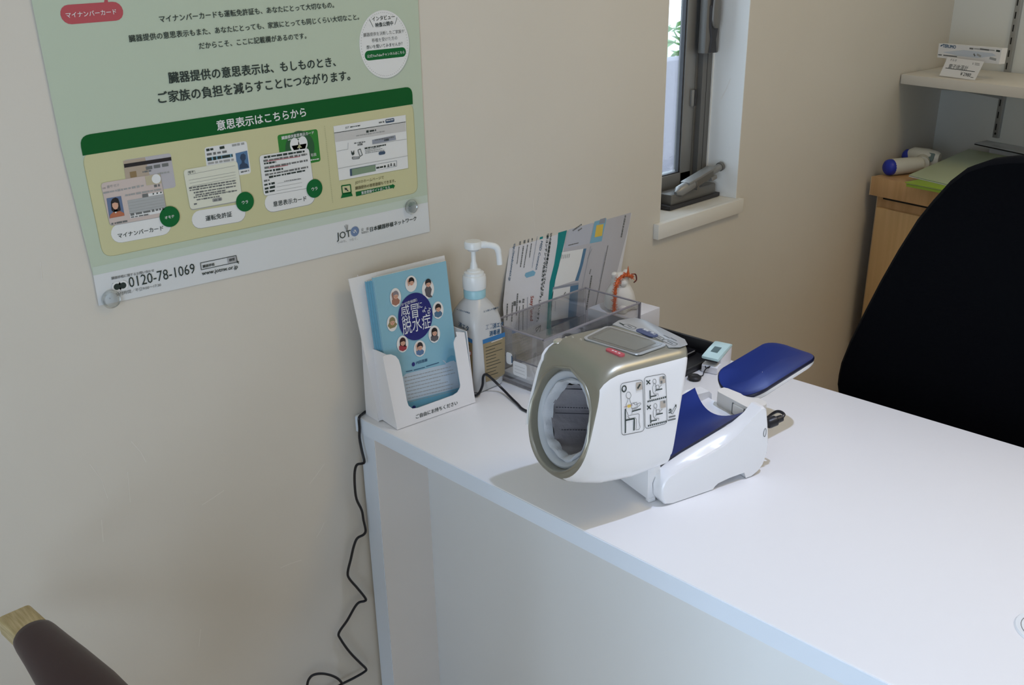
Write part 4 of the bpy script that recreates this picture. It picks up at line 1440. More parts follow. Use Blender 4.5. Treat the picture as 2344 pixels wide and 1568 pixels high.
b.box((0, 0, 0), (0.012, ow - 0.006, 0.0028), blk, 0.0006, 2, Matrix.Translation(op(0.004, 0.003, 0.0205)) @ Matrix((ou, ov, V((0, 0, 1)))).transposed().to_4x4())
b.build('finger_slot', ox, True)
# its wrist strap
fob = on_desk(1590, 864, 0.004)
stp = thing('wrist_strap', 'thin black strap with a small black bead trailing from the pulse oximeter', 'strap', (fob.x, fob.y, D))
b = MB()
p_in = op(0.001, 0.021, 0.0105)
b.tube(sm_path([p_in + V((0.0, 0.002, 0.0018)), p_in - ou * 0.004 - ov * 0.001, p_in - ou * 0.004 - ov * 0.006 + V((0, 0, 0.001)), p_in - ou * 0.001 - ov * 0.007 + V((0, 0, 0.003)), p_in - ou * 0.003 - ov * 0.002 + V((0, 0, -0.001)),
                on_desk(1612, 850, 0.003), on_desk(1608, 860, 0.002), fob + V((0.010, 0.002, 0))], 6), 0.0009, blk, 8)
b.build('cord', stp, True)
b = MB()
b.lathe([(0.002, -0.0042), (0.009, -0.0040), (0.0115, -0.001), (0.0115, 0.0015), (0.008, 0.0042), (0.001, 0.0048)], fob, (0, 0, 1), blk, 24)
b.build('bead', stp, True)
# a card between monitor and strap
# ------------------------------------------------------------------ arm-in blood pressure monitor
TH = math.radians(-16)
QO = V((0.123, -0.528, D))
mo = thing('blood_pressure_monitor', 'white and champagne arm-in blood pressure monitor with a blue arm rest', 'blood pressure monitor', QO, TH)
AXI = V((math.cos(TH), math.sin(TH), 0))
BXI = V((-math.sin(TH), math.cos(TH), 0))


def loc(p):
    p = p - QO
    return V((p.dot(AXI), p.dot(BXI), p.z))


def onb(px, py, bb=0.0):
    return loc(on_plane(px, py, QO + BXI * bb, BXI))


T = math.radians(15.5)
UPV = V((math.sin(T), 0, math.cos(T)))          # along the tilted front face
NFV = V((-math.cos(T), 0, math.sin(T)))         # out of the front face
P0 = V((-0.117, 0, 0.206))
B0, V0 = 0.058, -0.0725


def outline(n=56, bp=2.25):
    """Cross-section of the cuff housing: square-shouldered top, round bottom; (b, s) with s 0..1."""
    out = []
    for i in range(n):
        t = 2 * math.pi * i / n
        c, s = math.cos(t), math.sin(t)
        if s >= 0:
            e = 2 / 8.0
            x = math.copysign(abs(c) ** e, c) * 0.0690
            y = abs(s) ** e
            x *= 1 - 0.055 * y ** 2
        else:
            e = 2 / bp
            x = math.copysign(abs(c) ** e, c) * 0.0690
            y = -abs(s) ** e
        out.append((x, (y + 1) / 2))
    return out


OL = outline()
OLS = [outline(56, p) for p in (2.25, 2.35, 2.7, 3.3, 4.2, 5.5, 7, 8, 8, 8, 8)]
# (top a,h), (bottom a,h), width scale
ST = [((-0.1195, 0.1990), (-0.1545, 0.0690), 0.975), ((-0.1175, 0.2055), (-0.1535, 0.0665), 0.992), ((-0.1120, 0.2120), (-0.1500, 0.0648), 1.0), ((-0.1030, 0.2170), (-0.1440, 0.0640), 1.0), ((-0.0920, 0.2200), (-0.1350, 0.0638), 1.0),
      ((-0.0800, 0.2212), (-0.1150, 0.0605), 1.0), ((-0.0400, 0.2215), (-0.0700, 0.0575), 1.0), ((0.0, 0.2213), (-0.0150, 0.0630), 1.0), ((0.0190, 0.2208), (0.000, 0.0760), 1.0), ((0.0225, 0.2195), (0.003, 0.0730), 0.992), ((0.0240, 0.2165), (0.0045, 0.0760), 0.97)]
rings = []
for ol, ((ta, th_), (ba, bh), k) in zip(OLS, ST):
    ring = []
    for x, s in ol:
        bow = -0.013 * abs(x / 0.0655) ** 3 / 0.6 if ta > 0.01 else 0.0
        ring.append(V((ba + (ta - ba) * s + bow * 0.6, B0 + x * k, bh + (th_ - bh) * s)))
    rings.append(ring)
n = len(OL)
ver = [p for r in rings for p in r]
fw, fc = [], []
for k in range(len(rings) - 1):
    for i in range(n):
        j = (i + 1) % n
        x = (OL[i][0] + OL[j][0]) / 2
        s = (OL[i][1] + OL[j][1]) / 2
        f = [k * n + i, k * n + j, (k + 1) * n + j, (k + 1) * n + i]
        top = s > 0.93 and abs(x) < 0.0655
        near = x < 0
        if near:
            lip = (k < 1 and s > 0.16) or (k < 3 and s <= 0.02)
            champ = top or (k < 1) or (s < 0.04 and k < 3)
        else:
            champ = top or k < 1 or (s < 0.12 and k < 3)
        (fc if champ else fw).append(f)
b = MB()
b.add(ver, fw, mon_white, True)
b.add(rings[-1], [list(range(n))], mon_white)
# white lip of the far side panel, standing a little proud of the cover
lip = []
for i in range(n):
    x, s = OL[i]
    if x > 0.03 and 0.22 < s < 0.93:
        lip.append((s, rings[0][i]))
lip = [p for s, p in sorted(lip, key=lambda q: q[0])]
edge_i = max((i for i in range(n) if OL[i][0] > 0), key=lambda i: OL[i][1] * 0.5 + OL[i][0] * 6)
lip += [rings[k][edge_i] for k in range(0, len(rings) - 1)]
b.tube([p + V((-0.0006, 0.0006, 0.0006)) for p in lip], 0.0021, mon_white, 8)
b.build('side_shell', mo)
b = MB()
b.add(ver, fc, mon_champ, True)
# front face between the housing outline and the dished ring
RC = P0 + UPV * V0 + V((0, B0 - 0.001, 0))
def ringpt(r, z, ang):
    return RC + V((0, 1, 0)) * (r * math.cos(ang)) + UPV * (r * math.sin(ang)) + NFV * z
prof = [(0.0672, 0.0006), (0.0664, 0.0026), (0.0655, 0.0030), (0.0645, 0.0022), (0.0634, -0.0010), (0.0626, -0.0065), (0.0618, -0.0100)]
fr = [rings[0]]
angs = []
for p in rings[0]:
    d = p - RC
    angs.append(math.atan2(d.dot(UPV), d.y))
for r, z in prof:
    fr.append([ringpt(r, z, a) for a in angs])
b.loft(fr, mon_champ, True, False, False)
fcv = b.build('front_cover', mo, angle=50)
fcv['label'] = 'champagne metallic cover'
tree_v = ver
tree_f = fw + fc
BV = BVHTree.FromPolygons([tuple(p) for p in ver], tree_f)


def near(a, h, off=0.0007):
    hit = BV.ray_cast(V((a, -0.2, h)), V((0, 1, 0)))
    p = hit[0] if hit[0] is not None else V((a, 0, h))
    return V((a, p.y - off, h))


def topz(a, bb, off=0.0006):
    hit = BV.ray_cast(V((a, bb, 0.4)), V((0, 0, -1)))
    p = hit[0] if hit[0] is not None else V((a, bb, 0.2215))
    return V((a, bb, p.z + off))


# grey ring and cloth cuff
b = MB()
fr = []
for r, z in ((0.0619, -0.0102), (0.0612, -0.0085), (0.0590, -0.0072), (0.0555, -0.0085), (0.0525, -0.0125), (0.0510, -0.018)):
    fr.append([ringpt(r, z, 2 * math.pi * i / 48) for i in range(48)])
b.loft(fr, ring_grey, True, False, False)
b.build('arm_ring', mo)
rnd = random.Random(3)
ph1 = [rnd.uniform(0, 6.28) for _ in range(6)]
def wob(a, k):
    return 0.0016 * math.sin(3 * a + ph1[0] + k * .3) + 0.0013 * math.sin(7 * a + ph1[1] - k * .5) + 0.0008 * math.sin(13 * a + ph1[2] + k)
b = MB()
fr = []
for k, (r, z) in enumerate(((0.0520, -0.016), (0.0512, -0.011), (0.0492, -0.0092), (0.0470, -0.0108), (0.0452, -0.0150), (0.0445, -0.021))):
    fr.append([ringpt(r + (wob(2 * math.pi * i / 72, k) if k > 0 else 0), z, 2 * math.pi * i / 72) for i in range(72)])
b.loft(fr, cuff_lip, True, False, False)
b.build('cuff_hem', mo)
b = MB()
fr = []
for k, (r, z) in enumerate(((0.0446, -0.019), (0.0455, -0.028), (0.0470, -0.045), (0.0475, -0.075), (0.0470, -0.10), (0.0440, -0.115), (0.030, -0.121), (0.002, -0.122))):
    fr.append([ringpt(max(0.001, r + (wob(2 * math.pi * i / 72, k) * (1.0 if k < 5 else .4)) + 0.0014 * math.cos(6 * (2 * math.pi * i / 72)) ), z, 2 * math.pi * i / 72) for i in range(72)])
b.loft(fr, cuff_fabric, True, False, True)
for kk, (ang, dots) in enumerate(((150, 0), (172, 0), (188, 1), (205, 1), (222, 0), (250, 1), (128, 0))):
    a_ = math.radians(ang - 180)     # the far wall of the cuff, seen through the opening
    a_ = math.radians({0: 62, 1: 38, 2: 28, 3: -2, 4: -12, 5: -40, 6: 85}[kk])
    zz = [-0.024 - 0.009 * q for q in range(9)]
    for q in range(8 if not dots else 8):
        segs = [(0.0, 1.0)] if not dots else [(0.0, 0.3), (0.5, 0.8)]
        for s0, s1 in segs:
            za, zb = zz[q] + (zz[q + 1] - zz[q]) * s0, zz[q] + (zz[q + 1] - zz[q]) * s1
            r = 0.0445
            b.tube([ringpt(r, za, a_), ringpt(r, zb, a_)], 0.00055, seam_m, 5)
b.build('cuff_lining', mo)

# top: display window, buttons, badge, screw knob
b = MB()
def tl(a, bb, o=0.0006):
    return topz(a, bb, o)
LA, LB, LC, LD = loc(on_desk(1337, 775, 0.222)), loc(on_desk(1392, 748, 0.222)), loc(on_desk(1524, 789, 0.222)), loc(on_desk(1458, 812, 0.222))
def lq(s, t, o):
    p = LA * (1 - s) * (1 - t) + LB * s * (1 - t) + LC * s * t + LD * (1 - s) * t
    return V((p.x, p.y, 0.2212 + o))
def quad_round(s0, s1, t0, t1, o, r=0.12, nn=4):
    out = []
    for cs, ct, a0 in ((s1, t1, 0), (s0, t1, 90), (s0, t0, 180), (s1, t0, 270)):
        for i in range(nn + 1):
            a = math.radians(a0 + 90 * i / nn)
            sc, tc = (cs - r * (1 if cs == s1 else -1)), (ct - r * .6 * (1 if ct == t1 else -1))
            out.append(lq(sc + r * math.cos(a), tc + r * .6 * math.sin(a), o))
    return out
b.prism(quad_round(-0.03, 1.03, -0.03, 1.03, 0.0002, 0.14), V((0, 0, 0.0014)), mon_silver)
b.prism(quad_round(0.02, 0.98, 0.02, 0.98, 0.0004, 0.11), V((0, 0, 0.0016)), lcd_m)
b.poly(quad_round(0.13, 0.88, 0.10, 0.90, 0.0022, 0.03), mat('lcd_field', (0.19, 0.19, 0.165), 0.3))
b.build('display', mo)
b = MB()   # silver control deck behind the display
ctrl = [(-0.022, 0.110), (-0.006, 0.118), (0.018, 0.115), (0.0235, 0.10), (0.0235, 0.018), (0.016, 0.004), (0.003, 0.002), (-0.010, 0.008), (-0.004, 0.030), (-0.013, 0.070)]
b.prism([V((x, y, 0.2205)) for x, y in ctrl], V((0, 0, 0.0016)), mon_silver, 0.0006)
deck = b
def pill_top(c, l, w, ang, z0, hgt, m, bb):
    pts = rrect(l, w, w * 0.48, 6)
    ca, sa = math.cos(ang), math.sin(ang)
    bb.prism([V((c[0] + x * ca - y * sa, c[1] + x * sa + y * ca, z0)) for x, y in pts], V((0, 0, hgt)), m)
cbtn = loc(on_desk(1481, 762, 0.2225))
b = MB()
pill_top((cbtn.x, cbtn.y), 0.034, 0.0135, math.radians(-84), 0.2216, 0.0014, btn_navy, b)
b.text('開始／停止', V((cbtn.x + 0.002, cbtn.y + 0.012, 0.2232)), V((cbtn.x + 0.003, cbtn.y - 0.012, 0.2232)), (0, 0, 1), print_white, 0, 0.02)
sb = b.build('start_button', mo)
sb['label'] = 'navy start and stop button'
b = deck
for c, l, w in (((1441, 747), 0.020, 0.009), ((1507, 772), 0.016, 0.008), ((1533, 783), 0.022, 0.008)):
    cc = loc(on_desk(*c, 0.2225))
    pts = rrect(l, w, w * 0.4, 5)
    ang = math.radians(-84)
    ring2 = [V((cc.x + x * math.cos(ang) - y * math.sin(ang), cc.y + x * math.sin(ang) + y * math.cos(ang), 0.2224)) for x, y in pts]
    b.strip(ring2, 0.0006, (0, 0, 1), ink_m, True)
    b.strip([V((cc.x + 0.0005, cc.y + l * .25, 0.2224)), V((cc.x + 0.0005, cc.y - l * .25, 0.2224))], 0.0014, (0, 0, 1), ink2)
cc = loc(on_desk(1423, 741, 0.2225))
b.strip([V((cc.x, cc.y + 0.005, 0.2224)), V((cc.x, cc.y - 0.005, 0.2224))], 0.0022, (0, 0, 1), ink_m)
for k in range(2):
    cc = loc(on_desk(1526 + 16 * k, 770 + 6 * k, 0.2225))
    b.strip([V((cc.x, cc.y + 0.006, 0.2224)), V((cc.x, cc.y - 0.006, 0.2224))], 0.0012, (0, 0, 1), ink2)
b.build('control_deck', mo)
b = MB()
r1, r2 = loc(on_desk(1393, 800, 0.222)), loc(on_desk(1424, 813, 0.222))
cen = (r1 + r2) / 2
pill_top((cen.x, cen.y), 0.029, 0.0085, math.atan2(r2.y - r1.y, r2.x - r1.x), 0.2208, 0.0022, red_m, b)
dv = (r2 - r1).normalized()
for s in (-0.006, -0.001, 0.005):
    q = cen + dv * s
    b.strip([V((q.x, q.y, 0.22315)), V((q.x, q.y, 0.22315)) + V((dv.x, dv.y, 0)) * 0.0036], 0.0018, (0, 0, 1), print_white)
rb = b.build('red_badge', mo)
rb['label'] = 'coral red pill-shaped badge'
kn = loc(on_desk(1278, 778, 0.216))
b = MB()
kz = topz(kn.x, kn.y, 0).z
b.lathe([(0.0066, 0.0), (0.0064, 0.0010), (0.0050, 0.0019), (0.0030, 0.0023), (0.0005, 0.0024)], V((kn.x, kn.y, kz - 0.0004)), V((-0.22, 0, 1)), chrome_m, 24)
b.build('cover_stud', mo)
for c in ((1296, 766), (1311, 769), (1330, 775)):
    b = MB()
    q = loc(on_desk(*c, 0.2215))
    z = topz(q.x, q.y, 0).z
    b.lathe([(0.0018, 0), (0.0014, 0.0008), (0.0003, 0.0011)], V((q.x, q.y, z - 0.0001)), V((0, 0, 1)), chrome_m, 10)
    b.build('indicator_dot', mo)

# instruction panel printed on the near side
b = MB()
def c7(x, y):
    return (1160 + x / 3.2659, 690 + y / 3.2659)
def sp7(x, y, l=1):
    q = onb(*c7(x, y), -0.012)
    return near(q.x, q.z, 0.0006 + 0.0001 * l)
NS = V((0, -1, 0))
def sline(pts, w, m=ink_m, closed=False, l=2, sub=4):
    pp = []
    m_ = len(pts)
    for i in range(m_ if closed else m_ - 1):
        a, e = pts[i], pts[(i + 1) % m_]
        for k in range(sub):
            pp.append((a[0] + (e[0] - a[0]) * k / sub, a[1] + (e[1] - a[1]) * k / sub))
    if not closed:
        pp.append(pts[-1])
    b.strip([sp7(x, y, l) for x, y in pp], w, NS, m, closed)
def sround(tl_, tr_, br_, bl_, r, w, m):
    Q = [tl_, tr_, br_, bl_]
    out = []
    for i in range(4):
        p, a, c = V((*Q[i], 0)), V((*Q[i - 1], 0)), V((*Q[(i + 1) % 4], 0))
        s, e = p + (a - p).normalized() * r, p + (c - p).normalized() * r
        for k in range(6):
            t = k / 5
            v = s * (1 - t) ** 2 + p * 2 * t * (1 - t) + e * t * t
            out.append((v.x, v.y))
    sline(out, w, m, True, 2, 3)
sround((860, 622), (1024, 590), (1028, 970), (860, 1004), 26, 0.0007, ink2)
sround((1037, 575), (1196, 545), (1200, 912), (1036, 955), 26, 0.0007, ink2)
sline([(870 + 15 * (1 + math.cos(t)), 658 + 21 * math.sin(t) - 4 * math.cos(t)) for t in [2 * math.pi * i / 16 for i in range(16)]], 0.0016, ink_m, True, 2, 1)
for y in (610, 795):
    sline([(1052, y - 14), (1080, y + 12)], 0.0014)
    sline([(1080, y - 18), (1052, y + 16)], 0.0014)
def sfill(pts, m, l=2):
    b.poly([sp7(x, y, l) for x, y in pts], m)
thumb = mat('tan_thumb_print', (0.48, 0.42, 0.36), 0.5)
sfill(((974, 615), (1016, 606), (1020, 660), (976, 671)), thumb)
sline([(984, 655), (1006, 622)], 0.0024, ink_m, l=3)
sfill(((1150, 572), (1188, 562), (1192, 612), (1152, 622)), thumb)
sfill(((1172, 566), (1188, 562), (1188, 580), (1174, 584)), ink2, 3)
sfill(((1156, 598), (1170, 596), (1170, 614), (1157, 618)), ink2, 3)
sfill(((1150, 752), (1188, 742), (1192, 792), (1152, 802)), thumb)
sfill(((1172, 746), (1188, 742), (1188, 760), (1174, 764)), ink2, 3)
# seated figure, large
def ellipse(cx, cy, rx, ry):
    return [(cx + rx * math.cos(t), cy + ry * math.sin(t)) for t in [2 * math.pi * i / 18 for i in range(18)]]
sline(ellipse(916, 706, 18, 25), 0.0006, ink2, True, 2, 1)
sline([(910, 732), (908, 748), (896, 775), (895, 815), (905, 838), (912, 858), (940, 850), (985, 842), (993, 848), (990, 900), (998, 942), (990, 958), (965, 962), (968, 945), (970, 880), (962, 872), (925, 882), (905, 860)], 0.0006, ink2, sub=2)
sline([(922, 730), (926, 748), (935, 770), (937, 800), (945, 815), (938, 840)], 0.0006, ink2, sub=2)
sline([(935, 770), (950, 762), (965, 778), (1000, 760), (1008, 768), (975, 800), (955, 808), (940, 800)], 0.0006, ink2, sub=2)
sline([(945, 765), (975, 756), (980, 790), (952, 802)], 0.0006, ink2, sub=2)
sline([(938, 825), (1006, 806)], 0.0016)
sline([(890, 806), (888, 985)], 0.0016)
sline([(893, 890), (958, 876)], 0.0020)
sline([(955, 880), (952, 966)], 0.0018)
sfill(((905, 778), (930, 772), (932, 792), (908, 798)), yellow_m)
sline([(880, 793), (945, 776)], 0.0006, rust_print)
# small wrong-pose figures
for dy in (0, 180):
    sline(ellipse(1112 + (2 if dy else 0), 603 + dy, 12, 17), 0.0006, ink2, True, 2, 1)
    sline([(1106, 620 + dy), (1096, 645 + dy), (1098, 680 + dy), (1108, 698 + dy), (1138, 694 + dy), (1136, 712 + dy)], 0.0006, ink2, sub=2)
    sline([(1116, 618 + dy), (1122, 640 + dy), (1120, 665 + dy), (1112, 682 + dy)], 0.0006, ink2, sub=2)
    sline([(1118, 635 + dy), (1140, 628 + dy), (1146, 655 + dy), (1124, 660 + dy), (1118, 635 + dy)], 0.0006, ink2, sub=2)
    sline([(1146, 645 + dy), (1166, 626 + dy)], 0.0006, ink2, sub=2)
    sline([(1118, 668 + dy), (1168, 657 + dy)], 0.0014)
    sline([(1076, 668 + dy), (1078, 732 + dy)], 0.0014)
    sline([(1080, 716 + dy), (1124, 706 + dy)], 0.0014)
    for k in range(10):
        x = 1056 + k * 14.4
        sline([(x, 752 + dy - (x - 1056) * .25), (x + 10, 749.5 + dy - (x - 1056) * .25)], 0.0022, ink_m, sub=1)
sline([(1212, 835), (1226, 830), (1230, 812), (1222, 806), (1214, 820)], 0.0014, ink_m, sub=2)
sline([(1228, 838), (1262, 782), (1270, 790), (1242, 842), (1228, 838)], 0.0007, ink_m, sub=2)
sline([(1262, 782), (1270, 778)], 0.0030, ink_m, sub=1)
sline([(1212, 868), (1262, 856)], 0.0018, ink2)
sline([(1206, 892), (1264, 878)], 0.0018, ink2)
b.build('instruction_print', mo)

# base: wedge with two ridges
b = MB()
def c8(x, y):
    return (1440 + x * 0.28066, 740 + y * 0.28066)
SIDE = [(-0.013, 0.036), (-0.0165, 0.028), (-0.0150, 0.012), (-0.009, 0.003), (0.000, 0.0006), (0.071, 0.0006), (0.074, 0.004), (0.080, 0.0075), (0.100, 0.010), (0.127, 0.0105), (0.131, 0.0008), (0.141, 0.0006),
        (0.153, 0.006), (0.161, 0.014), (0.1665, 0.030), (0.167, 0.045), (0.163, 0.075), (0.158, 0.099), (0.153, 0.1035), (0.148, 0.1035), (0.135, 0.094), (0.111, 0.076), (0.090, 0.0655), (0.066, 0.0585), (0.029, 0.0515), (0.005, 0.0455), (-0.006, 0.0425)]
RISE = [(-0.013, 0.036), (-0.006, 0.0455), (0.005, 0.0510), (0.029, 0.0590), (0.066, 0.0685), (0.090, 0.0750), (0.111, 0.0800), (0.128, 0.0860), (0.140, 0.0960), (0.148, 0.1035)]
def rise(x):
    for (x0, z0), (x1, z1) in zip(RISE, RISE[1:]):
        if x0 <= x <= x1:
            return z0 + (z1 - z0) * (x - x0) / (x1 - x0)
    return None
def sec_in(bb, k=1.0):
    out = []
    for i, (x, z) in enumerate(SIDE):
        r = rise(x)
        out.append(V((x, bb, z + (r - z) * k if (r is not None and i > 18) else max(0.0006, z))))
    return out
def low(ring):
    return [V((p.x, p.y, min(p.z, 0.080))) for p in ring]
def sec(bb, shrink=0.0, dz=0.0):
    cx, cz = 0.075, 0.04
    return [V((x + (cx - x) * shrink, bb, max(0.0006, z + (cz - z) * shrink + dz))) for x, z in SIDE]
b.loft([sec(0.0, 0.03), sec(0.0015, 0.008), sec(0.0035), sec_in(0.009, 0.5), sec_in(0.0175), sec_in(0.0205)], mon_white, True, True, True)
NOSE = [(-0.013, 0.036), (-0.0165, 0.028), (-0.0150, 0.012), (-0.009, 0.003), (0.000, 0.0010), (0.020, 0.0010), (0.020, 0.046), (0.005, 0.0455), (-0.006, 0.0425)]
b.loft([[V((x, bb, z)) for x, z in NOSE] for bb in (0.018, 0.0275)], mon_white, True, True, True)
b.build('side_cover', mo, angle=30)
b = MB()
b.loft([low(r) for r in (sec_in(0.1165), sec_in(0.1195), sec_in(0.128, 0.5), sec(0.1335), sec(0.1355, 0.008), sec(0.137, 0.03))], mon_white, True, True, True)
b.build('side_cover', mo, angle=30)
b = MB()
CORE = [(-0.0235, 0.006), (-0.0245, 0.050), (-0.023, 0.064), (-0.010, 0.064), (0.000, 0.036), (0.030, 0.040), (0.080, 0.051), (0.140, 0.067), (0.158, 0.070), (0.162, 0.062), (0.162, 0.008), (0.155, 0.0045), (-0.018, 0.0045)]
b.loft([[V((x, bb, z)) for x, z in CORE] for bb in (0.0195, 0.1175)], mon_white, True, True, True)
b.box((-0.022, 0.018, 0.0006), (-0.011, 0.026, 0.006), mon_white, 0.001)
b.box((-0.022, 0.114, 0.0006), (-0.011, 0.122, 0.006), mon_white, 0.001)
b.box((0.140, 0.03, 0.0006), (0.155, 0.11, 0.006), mon_white, 0.001)
b.build('base_core', mo, angle=30)
b = MB()   # neck joining base and cuff housing
b.box((-0.018, 0.040, 0.055), (-0.004, 0.090, 0.085), mon_white, 0.003)
b.build('neck', mo)
b = MB()
lg = [V((0.1375 + 0.0035 * math.cos(t), -0.0005, 0.0625 + 0.0065 * math.sin(t))) for t in [2 * math.pi * i / 20 for i in range(20)]]
gx = onb(*(1520 + 1505 * 0.15308, 860 + 850 * 0.15308))
lg = [V((gx.x + 0.0022 * math.cos(t), -0.0006, gx.z + 0.0062 * math.sin(t))) for t in [2 * math.pi * i / 20 for i in range(20)]]
b.strip(lg, 0.0010, NS, ink2, True)
b.build('round_mark', mo)

# blue elbow rest lying on the base
b = MB()
rows = []
NA, NB = 16, 16
for i in range(NA + 1):
    u = i / NA
    row = []
    for j in range(NB + 1):
        v = j / NB
        a_n, a_f = 0.0 + 0.1385 * u, -0.004 + 0.1345 * u
        bb = 0.0205 + (0.1165 - 0.0205) * v
        a = a_n + (a_f - a_n) * v
        base_h = 0.0545 + 0.0330 * u
        dip = 0.013 * math.sin(math.pi * v ** 0.85) ** 1.2 * (0.35 + 0.65 * u)
        lift = 0.004 * abs(2 * v - 1) ** 3 * u
        row.append(V((a - 0.014 * u * math.sin(math.pi * v), bb, base_h - dip + lift + 0.001)))
    rows.append(row)
vs = [p for r in rows for p in r]
W = NB + 1
fs = [[i * W + j, i * W + j + 1, (i + 1) * W + j + 1, (i + 1) * W + j] for i in range(NA) for j in range(NB)]
b.add(vs, fs, pad_blue, True)
per = [rows[0][j] for j in range(W)] + [rows[i][NB] for i in range(1, NA + 1)] + [rows[NA][j] for j in range(NB - 1, -1, -1)] + [rows[i][0] for i in range(NA - 1, 0, -1)]
lo = [V((p.x, p.y, p.z - 0.004)) for p in per]
m_ = len(per)
b.add(per + lo, [[i, (i + 1) % m_, m_ + (i + 1) % m_, m_ + i] for i in range(m_)], pad_rim)
er = b.build('elbow_rest', mo)
er['label'] = 'dark blue concave elbow rest'

# hinge bracket and blue hand rest
PC = loc(V((0.3815, -0.5075, D + 0.1020)))
PY, PT = math.radians(8.5), math.radians(11)
px_ = V((math.cos(PY) * math.cos(PT), math.sin(PY) * math.cos(PT), math.sin(PT)))
py_ = V((-math.sin(PY), math.cos(PY), 0))
pz_ = px_.cross(py_)
PL, PW = 0.151, 0.086
def pad_ring(scale, z, bow=0.012):
    out = []
    for x, y in rrect(PL * 1.0, PW, 0.030, 8):
        sx = (abs(x) - (1 - scale) * PL / 2) if abs(x) > 0 else 0
        x2 = math.copysign(max(abs(x) - (1 - scale) * PW / 2, 0.0), x)
        y2 = y * scale
        zz = z + bow * (2 * y2 / PW) ** 2 * (1 - 0.5 * (x2 / PL + .5)) - 0.004 * (2 * x2 / PL) ** 2
        out.append(PC + px_ * x2 + py_ * y2 + pz_ * zz)
    return out
b = MB()
b.loft([pad_ring(0.985, -0.0005), pad_ring(1.0, 0.0015), pad_ring(1.0, 0.0040), pad_ring(0.975, 0.0055)], pad_rim, True, False, False)
b.loft([pad_ring(0.975, 0.0055), pad_ring(0.93, 0.0060), pad_ring(0.75, 0.0058), pad_ring(0.5, 0.0055), pad_ring(0.25, 0.0053), pad_ring(0.04, 0.0052)], pad_blue, True, False, False)
last = pad_ring(0.04, 0.0052)
b.add(last, [[i, i + 1, 34 - i, 35 - i] for i in range(17)], pad_blue, True)
hr = b.build('hand_rest', mo, angle=60)
hr['label'] = 'dark blue hand rest pad'
b = MB()
b.loft([pad_ring(0.70, -0.0105), pad_ring(0.92, -0.0085), pad_ring(0.985, -0.0040), pad_ring(0.985, -0.0003)], mon_white, True, True, True)
hs = b.build('hand_rest_shell', mo, angle=60)
b = MB()
hx, hy = 0.168, 0.060
b.loft([[V((hx + x * k, hy + y * k2, z)) for x, y in rrect(0.030, 0.078, 0.010, 5)] for k, k2, z in ((0.8, 0.88, 0.050), (1, 1, 0.060), (1.06, 1, 0.080), (1.15, 0.95, 0.0915))], hinge_m, True, True, True)
b.build('hinge_bracket', mo, angle=50)
b = MB()
b.box((hx - 0.0185, hy - 0.024, 0.071), (hx - 0.0135, hy - 0.002, 0.086), hinge_m, 0.0015)
b.box((hx - 0.0182, hy - 0.0255, 0.070), (hx - 0.0155, hy - 0.0238, 0.087), ink2, 0.0004)
b.box((hx - 0.0182, hy - 0.0022, 0.070), (hx - 0.0155, hy - 0.0005, 0.087), ink2, 0.0004)
b.build('hinge_latch', mo)

# ------------------------------------------------------------------ power cord: plug, desk run, drop down the wall
pc = thing('power_cord', 'thin black power cord running behind the booklets and zigzagging down the wall', 'cord', (0.0, -0.04, D))
plug0 = on_plane(1757, 970, QO + AXI * 0.1680, AXI)
pdir = (AXI * 0.97 - BXI * 0.10 + V((0, 0, 0.16))).normalized()
b = MB()
b.tube([plug0, plug0 + pdir * 0.002, plug0 + pdir * 0.013, plug0 + pdir * 0.015, plug0 + pdir * 0.0235, plug0 + pdir * 0.025], [0.0066, 0.0074, 0.0074, 0.0052, 0.0048, 0.0032], blk, 14)
b.build('plug', pc, True)
b = MB()
e0 = plug0 + pdir * 0.024
path = [e0, e0 + pdir * 0.006 + BXI * 0.003 + V((0, 0, 0.002)), e0 + pdir * 0.005 + BXI * 0.012 + V((0, 0, 0.003)), e0 + pdir * 0.001 + BXI * 0.020 + V((0, 0, -0.003)), QO + AXI * 0.197 + BXI * 0.060 + V((0, 0, 0.035)), QO + AXI * 0.186 + BXI * 0.100 + V((0, 0, 0.012)), QO + AXI * 0.186 + BXI * 0.128 + V((0, 0, 0.0045)),
        QO + AXI * 0.165 + BXI * 0.162 + V((0, 0, 0.003)), QO + AXI * 0.085 + BXI * 0.187 + V((0, 0, 0.0025)), QO + AXI * 0.03 + BXI * 0.205 + V((0, 0, 0.0025))]
path += [on_desk(1215, 945, 0.0025), on_desk(1183, 923, 0.003), on_desk(1150, 890, 0.008), on_wall(1124, 865, -0.102), on_wall(1112, 857, -0.098), on_wall(1106, 863, -0.098), on_wall(1104, 884, -0.098), V((0.1785, -0.0985, D + 0.0045))]
path += [V((0.1745, -0.080, D + 0.003)), V((0.1740, -0.045, D + 0.003)), V((0.168, -0.018, D + 0.003)), V((0.10, -0.0065, D + 0.003)), V((0.03, -0.0075, D + 0.003)), V((0.005, -0.015, D + 0.0034)), V((-0.0020, -0.0185, D + 0.0034)), V((-0.0046, -0.0195, D - 0.001)), V((0, 0, 0))]
hang = [(823, 980), (823, 1002), (828, 1030), (834, 1056), (829, 1061), (817, 1064), (812, 1080), (812, 1110), (816, 1142), (828, 1168), (832, 1190), (837, 1214), (832, 1224), (818, 1232), (810, 1250), (803, 1280), (796, 1310), (800, 1325), (818, 1346), (837, 1370),
        (834, 1376), (822, 1379), (812, 1390), (795, 1420), (776, 1448), (779, 1462), (800, 1492), (825, 1518), (838, 1531), (834, 1538), (812, 1551), (784, 1565)]
path = path[:-1]
for k, (x, y) in enumerate(hang):
    q = on_x(x, y, -0.0044) if k < 4 else on_wall(x, y, -0.020 + 0.008 * min(1, (k - 4) / 8))
    path.append(q)
path = path[:]
